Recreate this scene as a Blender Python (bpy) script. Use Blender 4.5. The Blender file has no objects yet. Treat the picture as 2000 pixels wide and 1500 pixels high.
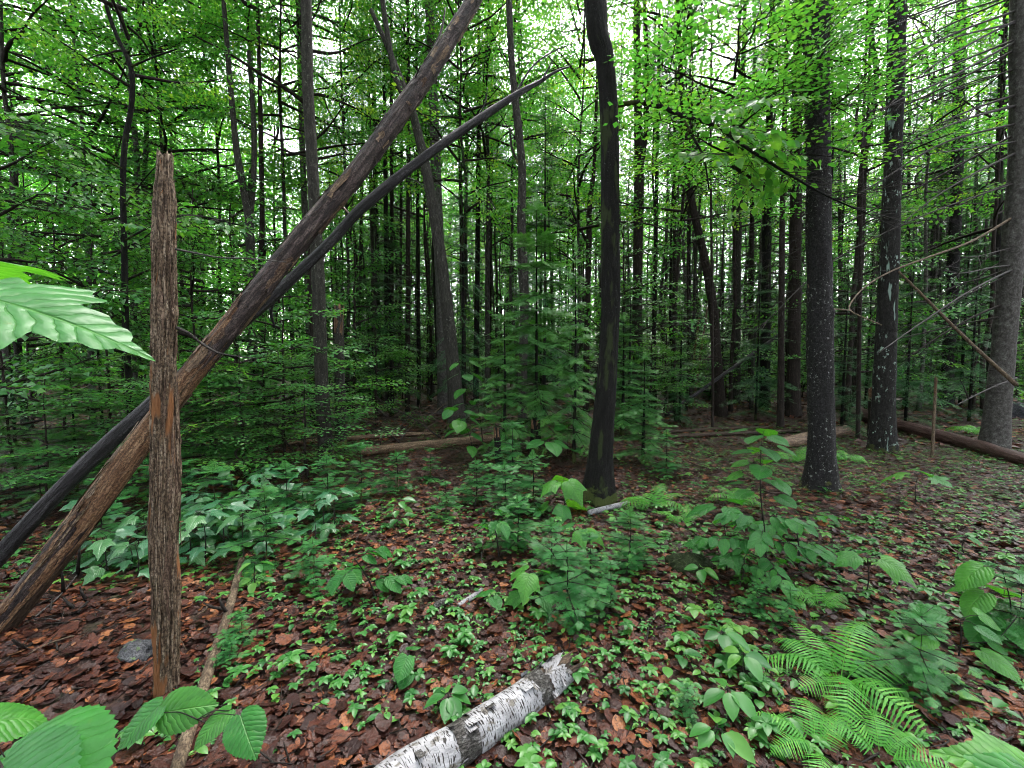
import bpy, math, random
import numpy as np
from mathutils import Matrix, Vector

# ------------------------------------------------------------------ camera, sky, sun, exposure
SC = bpy.context.scene
COL = SC.collection
F = 850.0                                   # focal length in pixels of a 2000 px wide frame
CAMZ = 1.6
PITCH = math.radians(3.4)
cam = bpy.data.cameras.new('camera')
cam.sensor_width = 36.0
cam.lens = F / 2000.0 * 36.0
cam.clip_start = 0.02
cam.clip_end = 2000.0
camo = bpy.data.objects.new('camera', cam)
COL.objects.link(camo)
camo.location = (0, 0, CAMZ)
camo.rotation_euler = (math.pi / 2 - PITCH, 0, 0)
SC.camera = camo

SUN_EL, SUN_AZ = math.radians(58), math.radians(20)
world = bpy.data.worlds.new('World')
SC.world = world
world.use_nodes = True
wn = world.node_tree
wn.nodes.clear()
wo = wn.nodes.new('ShaderNodeOutputWorld')
wb = wn.nodes.new('ShaderNodeBackground')
ws = wn.nodes.new('ShaderNodeTexSky')
ws.sky_type = 'NISHITA'
ws.sun_disc = False
ws.sun_elevation = SUN_EL
ws.sun_rotation = SUN_AZ
ws.air_density = 1.0
ws.dust_density = 4.0
ws.ozone_density = 1.0
wh = wn.nodes.new('ShaderNodeHueSaturation')      # thin overcast: the blue is washed out evenly
wh.inputs['Saturation'].default_value = 0.30
wn.links.new(ws.outputs[0], wh.inputs['Color'])
wn.links.new(wh.outputs[0], wb.inputs['Color'])
wb.inputs['Strength'].default_value = 0.15
wn.links.new(wb.outputs[0], wo.inputs['Surface'])

sl = bpy.data.lights.new('sun', 'SUN')
sl.energy = 1.5
sl.angle = math.radians(30)
sl.color = (1.0, 0.97, 0.92)
slo = bpy.data.objects.new('sun', sl)
COL.objects.link(slo)
# direction towards the sun; the sun stands ahead of the camera, high above the canopy
sd = Vector((math.sin(SUN_AZ) * math.cos(SUN_EL), math.cos(SUN_AZ) * math.cos(SUN_EL), math.sin(SUN_EL)))
slo.rotation_euler = sd.to_track_quat('Z', 'Y').to_euler()
slo.location = (0, 0, 40)

SC.view_settings.view_transform = 'Standard'
SC.view_settings.look = 'None'
SC.view_settings.gamma = 1.0
SC.view_settings.use_curve_mapping = False
SC.view_settings.exposure = 3.1
SC.cycles.use_denoising = True
SC.cycles.max_bounces = 9
SC.cycles.diffuse_bounces = 7
SC.cycles.glossy_bounces = 2
SC.cycles.transmission_bounces = 8
SC.cycles.sample_clamp_indirect = 6.0
SC.cycles.use_adaptive_sampling = True
SC.cycles.adaptive_threshold = 0.02
SC.cycles.filter_width = 1.0
SC.cycles.adaptive_min_samples = 24
SC.cycles.use_light_tree = False
SC.cycles.caustics_reflective = False
SC.cycles.caustics_refractive = False

# ------------------------------------------------------------------ small maths
rng = np.random.default_rng(7)
FW = np.array([0, math.cos(PITCH), -math.sin(PITCH)])
UP = np.array([0, math.sin(PITCH), math.cos(PITCH)])

def ray(x, y):
    d = FW + np.array([1, 0, 0]) * ((x - 1000) / F) + UP * ((750 - y) / F)
    return d

def P(x, y, Y):
    """the point seen at photo position (x, y) that stands Y metres ahead"""
    d = ray(x, y)
    return np.array([0, 0, CAMZ]) + d * (Y / d[1])

def wr(x, w, Y):
    """radius of an upright stem that shows w photo pixels wide at column x, Y metres ahead"""
    return .94 * w / F * Y / 2 / math.sqrt(1 + ((x - 1000) / F) ** 2)

def _h(i, j, k):
    i = i.astype(np.int64); j = j.astype(np.int64); k = k.astype(np.int64)
    n = (i * 374761393 + j * 668265263 + k * 2147483647 // 7 + k * 1274126177) & 0x7fffffff
    n = ((n ^ (n >> 13)) * 1274126177) & 0x7fffffff
    n = ((n ^ (n >> 16)) * 2246822519) & 0x7fffffff
    n = n ^ (n >> 15)
    return (n & 0xffffff) / float(0xffffff)

def vn(p):
    p = np.asarray(p, float)
    f0 = np.floor(p); f = p - f0; f = f * f * (3 - 2 * f)
    i, j, k = f0[..., 0], f0[..., 1], f0[..., 2]
    fx, fy, fz = f[..., 0], f[..., 1], f[..., 2]
    def L(a, b, t): return a + (b - a) * t
    return L(L(L(_h(i, j, k), _h(i+1, j, k), fx), L(_h(i, j+1, k), _h(i+1, j+1, k), fx), fy),
             L(L(_h(i, j, k+1), _h(i+1, j, k+1), fx), L(_h(i, j+1, k+1), _h(i+1, j+1, k+1), fx), fy), fz) - 0.5

def fbm(p, o=4):
    p = np.asarray(p, float); s = 0; a = 1.0
    for q in range(o):
        s = s + a * vn(p + 17.3 * q); p = p * 2.03; a *= 0.5
    return s

def gh(x, y):
    """height of the forest floor"""
    x = np.asarray(x, float); y = np.asarray(y, float)
    z0 = np.zeros_like(x + y)
    r = np.sqrt(x * x + y * y)
    b = 0.22 * vn(np.stack([x * .22 + 3, y * .22, z0], -1)) * np.clip(r / 6, 0, 1)
    b = b + 0.07 * vn(np.stack([x * .9, y * .9, z0 + 5], -1)) + 0.025 * vn(np.stack([x * 3.1, y * 3.1, z0 + 9], -1))
    return b + 0.010 * vn(np.stack([x * 9, y * 9, z0 + 2], -1))

def gz(x, y): return float(gh(x, y))

def G(x, y):
    """the point of the forest floor seen at photo position (x, y)"""
    d = ray(x, y); o = np.array([0, 0, CAMZ]); z = 0.0
    for _ in range(12):
        t = (z - CAMZ) / d[2]; p = o + d * t; z = 0.5 * z + 0.5 * gz(p[0], p[1])
    p[2] = gz(p[0], p[1]); return p

def norm(v):
    v = np.asarray(v, float); return v / (np.linalg.norm(v, axis=-1, keepdims=True) + 1e-12)

# ------------------------------------------------------------------ mesh building
class MB:
    """collects triangles and quads with point attributes: tint (float) and bk (vector)"""
    def __init__(s): s.v = []; s.t = []; s.q = []; s.ti = []; s.bk = []; s.n = 0; s.mt = []; s.mq = []
    def add(s, V, T=None, Q=None, tint=0.5, bk=None, mi=0):
        V = np.asarray(V, float); n = len(V)
        s.v.append(V)
        if T is not None and len(T): s.t.append(np.asarray(T, np.int64) + s.n); s.mt.append(np.full(len(T), mi))
        if Q is not None and len(Q): s.q.append(np.asarray(Q, np.int64) + s.n); s.mq.append(np.full(len(Q), mi))
        s.ti.append(np.broadcast_to(np.asarray(tint, float), (n,)))
        s.bk.append(V if bk is None else np.asarray(bk, float))
        s.n += n
        return s
    def mesh(s, name, mats, smooth=True, origin=(0, 0, 0)):
        me = bpy.data.meshes.new(name)
        V = np.concatenate(s.v) - np.asarray(origin, float)
        T = np.concatenate(s.t) if s.t else np.zeros((0, 3), np.int64)
        Q = np.concatenate(s.q) if s.q else np.zeros((0, 4), np.int64)
        mi = np.concatenate(s.mt + s.mq) if (s.mt or s.mq) else np.zeros(0)
        loops = np.concatenate([T.ravel(), Q.ravel()]).astype(np.int32)
        st = np.concatenate([np.arange(len(T)) * 3, len(T) * 3 + np.arange(len(Q)) * 4]).astype(np.int32)
        me.vertices.add(len(V)); me.vertices.foreach_set('co', V.astype(np.float32).ravel())
        me.loops.add(len(loops)); me.loops.foreach_set('vertex_index', loops)
        me.polygons.add(len(st)); me.polygons.foreach_set('loop_start', st)
        me.polygons.foreach_set('material_index', mi.astype(np.int32))
        me.polygons.foreach_set('use_smooth', np.full(len(st), smooth))
        a = me.attributes.new('tint', 'FLOAT', 'POINT'); a.data.foreach_set('value', np.concatenate(s.ti).astype(np.float32))
        a = me.attributes.new('bk', 'FLOAT_VECTOR', 'POINT'); a.data.foreach_set('vector', np.concatenate(s.bk).astype(np.float32).ravel())
        me.update(calc_edges=True)
        for m in (mats if isinstance(mats, (list, tuple)) else [mats]): me.materials.append(m)
        return me

def obj(name, me, parent=None, loc=None, M=None):
    o = bpy.data.objects.new(name, me); COL.objects.link(o)
    if parent is not None: o.parent = parent
    if loc is not None: o.location = loc
    if M is not None: o.matrix_basis = M
    return o

def tag(o, label=None, cat=None, group=None, kind=None):
    if label: o['label'] = label
    if cat: o['category'] = cat
    if group: o['group'] = group
    if kind: o['kind'] = kind
    return o

def thing(name, label, cat, loc, group=None, rz=0.0, s=1.0):
    o = bpy.data.objects.new(name, None); COL.objects.link(o)
    o.empty_display_size = 0.1
    o.location = loc; o.rotation_euler = (0, 0, rz); o.scale = (s, s, s)
    return tag(o, label, cat, group)

def spline(pts, n):
    """Catmull-Rom through the rows of pts (any number of columns), n samples, even in length"""
    p = np.asarray(pts, float)
    if len(p) == 2:
        t = np.linspace(0, 1, n)[:, None]; return p[0] * (1 - t) + p[1] * t
    e = np.vstack([2 * p[0] - p[1], p, 2 * p[-1] - p[-2]])
    out = []
    for i in range(1, len(e) - 2):
        t = np.linspace(0, 1, 24, endpoint=False)[:, None]
        a, b, c, d = e[i-1], e[i], e[i+1], e[i+2]
        out.append(0.5 * (2*b + (c-a)*t + (2*a-5*b+4*c-d)*t*t + (3*b-a-3*c+d)*t**3))
    out = np.vstack(out + [p[-1:]])
    L = np.concatenate([[0], np.cumsum(np.linalg.norm(np.diff(out[:, :3], axis=0), axis=1))])
    s = np.linspace(0, L[-1], n)
    return np.stack([np.interp(s, L, out[:, k]) for k in range(p.shape[1])], 1)

def tube(mb, path, rad, sides=8, rough=0.0, fib=(18, 2.0), tint=0.5, flare=0.0, caps=True, seed=0.0, jag=0.0, bumps=(), mi=0):
    """a tapered tube along path with an uneven surface; bk holds seamless bark coordinates"""
    path = np.asarray(path, float); k = len(path); rad = np.broadcast_to(np.asarray(rad, float), (k,))
    tg = norm(np.gradient(path, axis=0))
    ref = np.array([0, 1.0, 0]) if abs(tg[0][2]) > 0.7 else np.array([0, 0, 1.0])
    N = np.zeros((k, 3)); u = norm(ref - tg[0] * (ref @ tg[0]))
    for i in range(k):
        u = norm(u - tg[i] * (u @ tg[i])); N[i] = u
    B = np.cross(tg, N)
    a = np.linspace(0, 2 * math.pi, sides, endpoint=False)
    L = np.concatenate([[0], np.cumsum(np.linalg.norm(np.diff(path, axis=0), axis=1))])
    ca, sa = np.cos(a), np.sin(a)
    r = np.repeat(rad[:, None], sides, 1)
    Lg = np.repeat(L[:, None], sides, 1)
    bk = np.stack([ca[None] * r, sa[None] * r, Lg], -1)
    if rough:
        q = np.stack([bk[..., 0] * fib[0] + seed, bk[..., 1] * fib[0] + seed * 1.7, bk[..., 2] * fib[1]], -1)
        r = r * (1 + rough * 0.5 * (vn(q) + 0.7 * vn(q * 2.3 + 5) + .5 * vn(q * 5.1)))
        q = np.stack([ca[None] + seed + 0 * Lg, sa[None] + 0 * Lg, Lg * 1.3], -1)
        r = r * (1 + 0.22 * min(1, rough * 3) * vn(q * 1.2))
    if flare:
        lob = 0.65 + 0.55 * np.abs(np.sin(a * 2.5 + seed))[None]
        r = r * (1 + flare * np.exp(-Lg / (2.2 * rad[0])) * lob)
    for (hb, ab, sz, am) in bumps:
        da = np.abs((a - ab + math.pi) % (2 * math.pi) - math.pi)[None] * rad[0]
        r = r + am * np.exp(-((Lg - hb) ** 2 + da ** 2) / sz ** 2)
    if jag:
        cut = jag * (vn(np.stack([ca * 2.5 + seed, sa * 2.5, a * 0], -1)) + 0.6 * vn(np.stack([ca * 7 + seed, sa * 7, a * 0], -1)))
        m = np.clip((Lg - (L[-1] - jag * 1.6)) / (jag * 1.6), 0, 1)
        sh = m * cut[None]
    else: sh = 0 * Lg
    V = path[:, None] + N[:, None] * (ca[None] * r)[..., None] + B[:, None] * (sa[None] * r)[..., None] + tg[:, None] * sh[..., None]
    V = V.reshape(-1, 3)
    i = np.arange(k - 1)[:, None] * sides; j = np.arange(sides)[None]; j2 = (j + 1) % sides
    Q = np.stack([i + j, i + j2, i + sides + j2, i + sides + j], -1).reshape(-1, 4)
    T = None; bkf = bk.reshape(-1, 3)
    if caps:
        V = np.vstack([V, path[0], path[-1] - tg[-1] * jag * 0.6]); bkf = np.vstack([bkf, [0, 0, 0], [0, 0, L[-1]]])
        n0 = k * sides; jj = np.arange(sides); j2 = (jj + 1) % sides
        T = np.vstack([np.stack([np.full(sides, n0), j2, jj], 1), np.stack([np.full(sides, n0 + 1), (k-1)*sides + jj, (k-1)*sides + j2], 1)])
    mb.add(V, T, Q, tint, bkf, mi)
    return mb

def inst(mb, tpl, pos, X, Y, Z, size, tint, mi=0):
    """place copies of the leaf template (V, T) with the given axes"""
    V, T = tpl[0], tpl[1]
    pos = np.asarray(pos, float); m = len(pos); n = len(V)
    size = np.broadcast_to(np.asarray(size, float), (m,))[:, None, None]
    W = (V[None, :, 0:1] * X[:, None] + V[None, :, 1:2] * Y[:, None] + V[None, :, 2:3] * Z[:, None]) * size + pos[:, None]
    TT = (T[None] + (np.arange(m) * n)[:, None, None]).reshape(-1, 3)
    tint = np.repeat(np.broadcast_to(np.asarray(tint, float), (m,)), n)
    mb.add(W.reshape(-1, 3), TT, None, tint, np.tile(V, (m, 1)), mi)

def axes(d, nrm):
    """leaf axes from its direction and its rough normal"""
    Y = norm(d); X = norm(np.cross(Y, nrm)); Z = np.cross(X, Y)
    return X, Y, Z

# ------------------------------------------------------------------ materials
def newmat(name):
    m = bpy.data.materials.new(name); m.use_nodes = True
    nt = m.node_tree; nt.nodes.clear()
    return m, nt, nt.nodes.new('ShaderNodeOutputMaterial')

def nd(nt, t, inp=None, **kw):
    n = nt.nodes.new(t)
    for k, v in kw.items(): setattr(n, k, v)
    for k, v in (inp or {}).items():
        s = n.inputs[k]
        if isinstance(v, bpy.types.NodeSocket): nt.links.new(v, s)
        else: s.default_value = v
    return n

def c4(c): return (c[0], c[1], c[2], 1.0)

def ramp(nt, fac, stops, interp='LINEAR'):
    n = nt.nodes.new('ShaderNodeValToRGB'); nt.links.new(fac, n.inputs[0])
    n.color_ramp.interpolation = interp
    e = n.color_ramp.elements
    while len(e) < len(stops): e.new(0.5)
    for x, (p, c) in zip(e, stops): x.position = p; x.color = c4(c) if len(c) == 3 else c
    return n.outputs[0]

def mixc(nt, fac, a, b):
    n = nt.nodes.new('ShaderNodeMix'); n.data_type = 'RGBA'
    for s, v in ((n.inputs[0], fac), (n.inputs[6], a), (n.inputs[7], b)):
        if isinstance(v, bpy.types.NodeSocket): nt.links.new(v, s)
        else: s.default_value = v if not isinstance(v, tuple) else c4(v)
    return n.outputs[2]

def noise(nt, vec, scale=(1, 1, 1), s=1.0, detail=4.0, rough=0.55):
    mp = nd(nt, 'ShaderNodeMapping', {'Vector': vec, 'Scale': scale})
    return nd(nt, 'ShaderNodeTexNoise', {'Vector': mp.outputs[0], 'Scale': s, 'Detail': detail, 'Roughness': rough}).outputs[0]

def math_(nt, op, a, b=0.0, clamp=False):
    n = nt.nodes.new('ShaderNodeMath'); n.operation = op; n.use_clamp = clamp
    for s, v in ((n.inputs[0], a), (n.inputs[1], b)):
        if isinstance(v, bpy.types.NodeSocket): nt.links.new(v, s)
        else: s.default_value = v
    return n.outputs[0]

def bark(name, dark, mid, light, stretch=(26, 26, 7), lichen=None, lich_amt=0.5, lich_scale=(30, 30, 30), moss=None, moss_h=0.4,
         rough=0.9, bump=0.8, patch=None, patch_scale=(3, 3, 2), patch_at=0.6, dash=None):
    m, nt, out = newmat(name)
    at = nd(nt, 'ShaderNodeAttribute', attribute_name='bk')
    rnd = nd(nt, 'ShaderNodeObjectInfo').outputs['Random']
    off = nd(nt, 'ShaderNodeVectorMath', {0: at.outputs['Vector'], 1: (0, 0, 0)}, operation='ADD')
    cm = nd(nt, 'ShaderNodeCombineXYZ', {0: math_(nt, 'MULTIPLY', rnd, 13.0), 1: math_(nt, 'MULTIPLY', rnd, 7.0), 2: 0.0})
    nt.links.new(cm.outputs[0], off.inputs[1])
    v = off.outputs[0]
    n1 = noise(nt, v, stretch, 1.0, 6.0, 0.65)
    n2 = noise(nt, v, tuple(x * 4 for x in stretch), 1.0, 3.0, 0.6)
    col = ramp(nt, n1, [(0.30, dark), (0.50, mid), (0.70, light)])
    col = mixc(nt, math_(nt, 'MULTIPLY', n2, 0.5), col, dark)
    n3 = noise(nt, v, (130, 130, 70), 1.0, 2.0, 0.6)
    if name not in ('birch_bark',): col = mixc(nt, ramp(nt, n3, [(0.42, (.75, .75, .75)), (0.56, (0, 0, 0))]), col, dark)
    if patch:
        pn = noise(nt, v, patch_scale, 1.0, 3.0, 0.6)
        f = ramp(nt, pn, [(patch_at, (0, 0, 0)), (patch_at + 0.05, (1, 1, 1))])
        col = mixc(nt, f, col, patch)
    if lichen:
        ln = noise(nt, v, lich_scale, 1.0, 3.0, 0.7)
        big = noise(nt, v, (2.5, 2.5, 1.5), 1.0, 2.0, 0.5)
        f = math_(nt, 'MULTIPLY', ramp(nt, ln, [(1 - lich_amt * 0.8, (0, 0, 0)), (1.04 - lich_amt * 0.8, (1, 1, 1))]),
                  ramp(nt, big, [(0.42, (0, 0, 0)), (0.56, (1, 1, 1))]))
        col = mixc(nt, f, col, lichen)
    if dash:
        dn = noise(nt, v, dash[0], 1.0, 1.0, 0.4)
        f = ramp(nt, dn, [(dash[1], (0, 0, 0)), (dash[1] + 0.04, (1, 1, 1))])
        col = mixc(nt, f, col, dash[2])
    if moss:
        sep = nd(nt, 'ShaderNodeSeparateXYZ', {0: at.outputs['Vector']})
        mn = noise(nt, v, (9, 9, 9), 1.0, 4.0, 0.6)
        hh = math_(nt, 'SUBTRACT', 1.0, math_(nt, 'DIVIDE', sep.outputs[2], moss_h), True)
        f = ramp(nt, math_(nt, 'ADD', mn, math_(nt, 'MULTIPLY', hh, 0.45)), [(0.72, (0, 0, 0)), (0.80, (1, 1, 1))])
        col = mixc(nt, f, col, moss)
    b = nd(nt, 'ShaderNodeBump', {'Height': math_(nt, 'ADD', math_(nt, 'ADD', n1, math_(nt, 'MULTIPLY', n2, 0.35)), math_(nt, 'MULTIPLY', n3, 0.3)), 'Strength': bump, 'Distance': 0.02})
    p = nd(nt, 'ShaderNodeBsdfPrincipled', {'Base Color': col, 'Roughness': rough, 'Normal': b.outputs[0]})
    p.inputs['Specular IOR Level'].default_value = 0.15
    nt.links.new(p.outputs[0], out.inputs[0])
    return m

def leafmat(name, stops, trans=0.45, rough=0.38, tcol=(1.25, 1.35, 0.6), veins=None, vscale=1.0, spec=0.25, blotch=False):
    m, nt, out = newmat(name)
    ti = nd(nt, 'ShaderNodeAttribute', attribute_name='tint').outputs['Fac']
    rnd = nd(nt, 'ShaderNodeObjectInfo').outputs['Random']
    f = math_(nt, 'ADD', math_(nt, 'MULTIPLY', ti, 0.85), math_(nt, 'MULTIPLY', rnd, 0.15))
    col = ramp(nt, f, stops)
    bmp = None
    if blotch:                                   # rot spots and creases on the dead leaves
        g_ = nd(nt, 'ShaderNodeNewGeometry').outputs['Position']
        bn = noise(nt, g_, (60, 60, 60), 1.0, 3.0, .65)
        col = mixc(nt, ramp(nt, bn, [(.38, (.8, .8, .8)), (.52, (0, 0, 0))]), col, (.014, .006, .005))
        bmp = nd(nt, 'ShaderNodeBump', {'Height': bn, 'Strength': .6, 'Distance': .01}).outputs[0]
    if veins:
        at = nd(nt, 'ShaderNodeAttribute', attribute_name='bk')
        sp = nd(nt, 'ShaderNodeSeparateXYZ', {0: at.outputs['Vector']})
        ax = math_(nt, 'ABSOLUTE', sp.outputs[0])
        wob = noise(nt, at.outputs['Vector'], (5, 5, 5), 1.0, 2.0, .5)
        ph = math_(nt, 'ADD', math_(nt, 'SUBTRACT', sp.outputs[1], math_(nt, 'MULTIPLY', ax, veins[1])), math_(nt, 'MULTIPLY', wob, .16))
        w = math_(nt, 'ABSOLUTE', math_(nt, 'SINE', math_(nt, 'MULTIPLY', ph, veins[0])))
        line = math_(nt, 'SUBTRACT', 1.0, math_(nt, 'MULTIPLY', w, 5.0), True)
        midr = math_(nt, 'SUBTRACT', 1.0, math_(nt, 'MULTIPLY', ax, 55.0), True)
        vf = math_(nt, 'MAXIMUM', math_(nt, 'MULTIPLY', line, 0.55), midr)
        fn = noise(nt, at.outputs['Vector'], (14, 14, 14), 1.0, 3.0, 0.6)
        col = mixc(nt, math_(nt, 'MULTIPLY', vf, 0.35), col, veins[2])
        col = mixc(nt, ramp(nt, noise(nt, at.outputs['Vector'], (3, 3, 3), 1.0, 4.0, .65), [(.35, (.5, .5, .5)), (.6, (0, 0, 0))]), col, (.012, .06, .012))
        col = mixc(nt, ramp(nt, fn, [(0.62, (0, 0, 0)), (0.75, (0.35, 0.35, 0.35))]), col, (0.10, 0.13, 0.02))
        bmp = nd(nt, 'ShaderNodeBump', {'Height': math_(nt, 'SUBTRACT', math_(nt, 'MULTIPLY', w, 0.6), vf), 'Strength': 0.5, 'Distance': 0.006}).outputs[0]
    p = nd(nt, 'ShaderNodeBsdfPrincipled', {'Base Color': col, 'Roughness': rough})
    p.inputs['Specular IOR Level'].default_value = spec
    tc = nd(nt, 'ShaderNodeVectorMath', {0: col, 1: tcol}, operation='MULTIPLY').outputs[0]
    t = nd(nt, 'ShaderNodeBsdfTranslucent', {'Color': tc})
    if bmp: nt.links.new(bmp, p.inputs['Normal'])
    mx = nd(nt, 'ShaderNodeMixShader', {0: trans, 1: p.outputs[0], 2: t.outputs[0]})
    nt.links.new(mx.outputs[0], out.inputs[0])
    return m

MAT = {}
MAT['bark_dark'] = bark('bark_dark', (.002, .0018, .0015), (.007, .0063, .0055), (.017, .016, .014), (30, 30, 8), lichen=(.07, .075, .07), lich_amt=.42,
                        lich_scale=(38, 38, 60), moss=(.035, .045, .012), moss_h=.5, patch=(.016, .021, .008), patch_scale=(8, 8, 2), patch_at=.55)
MAT['bark_spruce'] = bark('bark_spruce', (.005, .0045, .0045), (.019, .017, .017), (.045, .042, .042), (42, 42, 34), lichen=(.15, .155, .145), lich_amt=.49,
                          lich_scale=(34, 34, 30), moss=(.06, .065, .022), moss_h=.35, bump=.8)
MAT['bark_grey'] = bark('bark_grey', (.009, .008, .007), (.036, .033, .027), (.085, .080, .068), (34, 34, 9), lichen=(.16, .17, .14), lich_amt=.46,
                        lich_scale=(40, 40, 18), moss=(.07, .08, .025), moss_h=.5)
MAT['bark_lichen'] = bark('bark_lichen', (.005, .0045, .004), (.018, .0165, .015), (.045, .042, .038), (34, 34, 14), lichen=(.17, .22, .19), lich_amt=.50,
                          lich_scale=(16, 16, 9), patch=(.16, .22, .19), patch_scale=(9, 9, 1.6), patch_at=.63, moss=(.03, .035, .012), moss_h=.4)
MAT['bark_pale'] = bark('bark_pale', (.02, .018, .016), (.075, .070, .064), (.16, .155, .145), (20, 20, 16), lichen=(.08, .075, .07), lich_amt=.45)
MAT['bark_brown'] = bark('bark_brown', (.006, .0045, .0035), (.022, .016, .013), (.055, .043, .035), (30, 30, 8), lichen=(.2, .2, .18), lich_amt=.38)
MAT['snag'] = bark('snag_wood', (.014, .008, .005), (.20, .135, .088), (.55, .44, .33), (150, 150, 9), patch=(.22, .095, .04), patch_scale=(11, 11, 2.2),
                   patch_at=.60, rough=.7, bump=1.0)
MAT['snag_bark'] = bark('snag_bark', (.018, .010, .007), (.11, .07, .048), (.28, .20, .145), (50, 50, 6), bump=1.0)
MAT['log_bark'] = bark('log_bark', (.005, .004, .004), (.050, .034, .031), (.19, .14, .128), (34, 34, 6), lichen=(.17, .15, .13), lich_amt=.38,
                       lich_scale=(36, 36, 20), rough=.55, bump=1.0)
MAT['log_inner'] = bark('log_inner_wood', (.024, .011, .006), (.15, .080, .042), (.38, .25, .155), (50, 50, 4), rough=.65, bump=.8)
MAT['log_dark'] = bark('log_dark', (.005, .0045, .005), (.026, .023, .025), (.090, .083, .088), (38, 38, 4), patch=(.16, .10, .06), patch_scale=(9, 9, 1.4),
                       patch_at=.66, rough=.5, bump=.9)
MAT['log_red'] = bark('log_red', (.014, .007, .006), (.070, .036, .031), (.19, .12, .105), (36, 36, 4), rough=.5, bump=.9)
MAT['log_brown'] = bark('log_brown', (.009, .006, .004), (.048, .030, .020), (.13, .09, .06), (36, 36, 5), rough=.6, bump=.9)
MAT['log_pale'] = bark('log_pale_brown', (.028, .018, .012), (.17, .11, .068), (.38, .27, .18), (36, 36, 5), rough=.6, bump=.9)
MAT['stick'] = bark('stick_bark', (.030, .020, .013), (.14, .10, .066), (.28, .215, .145), (50, 50, 22), rough=.7, bump=.9, patch=(.05, .035, .025), patch_scale=(10, 10, 9), patch_at=.6)
MAT['twig'] = bark('twig_bark', (.006, .005, .004), (.020, .016, .014), (.050, .042, .036), (60, 60, 20), rough=.75, bump=.5)
MAT['twig_grey'] = bark('dead_twig', (.02, .018, .018), (.06, .055, .052), (.13, .122, .115), (60, 60, 20), rough=.8, bump=.5)
MAT['birch'] = bark('birch_bark', (.09, .085, .09), (.22, .215, .225), (.33, .325, .34), (14, 14, 10), rough=.55, bump=.5,
                    dash=((34, 34, 190), .575, (.016, .013, .012)), patch=(.085, .075, .065), patch_scale=(15, 15, 12), patch_at=.585)
MAT['birch_rough'] = bark('birch_bark_rough', (.008, .007, .006), (.075, .068, .062), (.26, .25, .25), (38, 38, 30), rough=.6, bump=1.0)
MAT['birch_wood'] = bark('birch_rotten_wood', (.012, .009, .007), (.07, .045, .03), (.17, .12, .08), (40, 40, 6), rough=.7, bump=1.0)
MAT['rock'] = bark('rock_moss', (.012, .012, .013), (.05, .05, .056), (.12, .12, .13), (9, 9, 9), lichen=(.07, .10, .05), lich_amt=.5, bump=1.0)
MAT['mossy'] = bark('moss_cover', (.006, .009, .003), (.025, .036, .012), (.08, .11, .05), (30, 30, 30), bump=1.0, rough=.9)

GREEN = [(0.0, (.016, .080, .020)), (0.5, (.034, .140, .030)), (0.85, (.070, .195, .034)), (1.0, (.15, .25, .036))]
MAT['leaf_canopy'] = leafmat('leaf_canopy', GREEN, .56, .45, (1.95, 1.95, .7), spec=.25)
MAT['leaf_under'] = leafmat('leaf_understory', [(0.0, (.016, .075, .022)), (0.55, (.040, .150, .032)), (1.0, (.095, .22, .036))], .46, .34, (1.75, 1.75, .65), spec=.4)
MAT['leaf_big'] = leafmat('leaf_large', [(0.0, (.012, .085, .018)), (0.5, (.026, .140, .022)), (1.0, (.085, .24, .028))], .38, .42, (1.6, 1.6, .5), spec=.25,
                          veins=(26.0, .75, (.12, .26, .06)))
MAT['leaf_maple'] = leafmat('leaf_maple_seedling', [(0.0, (.018, .095, .045)), (0.5, (.035, .14, .06)), (1.0, (.07, .19, .05))], .30, .28, (1.4, 1.5, .7), spec=.6,
                            veins=(30.0, .9, (.16, .28, .14)))
MAT['leaf_cover'] = leafmat('leaf_ground_cover', [(0.0, (.015, .075, .020)), (0.5, (.038, .145, .028)), (1.0, (.11, .24, .04))], .35, .36, (1.3, 1.4, .6), spec=.3)
MAT['fern'] = leafmat('fern_frond', [(0.0, (.035, .15, .026)), (0.6, (.070, .25, .036)), (1.0, (.15, .34, .05))], .42, .45, (1.3, 1.35, .6))
MAT['needle'] = leafmat('fir_needle', [(0.0, (.010, .045, .018)), (0.6, (.022, .085, .028)), (1.0, (.055, .155, .038))], .25, .42, (1.2, 1.3, .6))
MAT['needle_fir'] = leafmat('layered_fir_needle', [(0.0, (.020, .080, .024)), (0.6, (.045, .15, .036)), (1.0, (.11, .27, .05))], .28, .42, (1.3, 1.4, .6))
MAT['needle_young'] = leafmat('young_fir_needle', [(0.0, (.012, .075, .022)), (0.6, (.028, .130, .030)), (1.0, (.085, .23, .045))], .25, .42, (1.2, 1.3, .6))
MAT['litter'] = leafmat('dead_leaf', [(0.0, (.010, .0055, .006)), (0.38, (.040, .013, .009)), (0.68, (.098, .030, .014)), (0.88, (.19, .070, .026)),
                                      (0.96, (.21, .135, .09)), (1.0, (.22, .060, .010))], .10, .36, (1, 1, 1), spec=.16, blotch=True)

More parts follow.
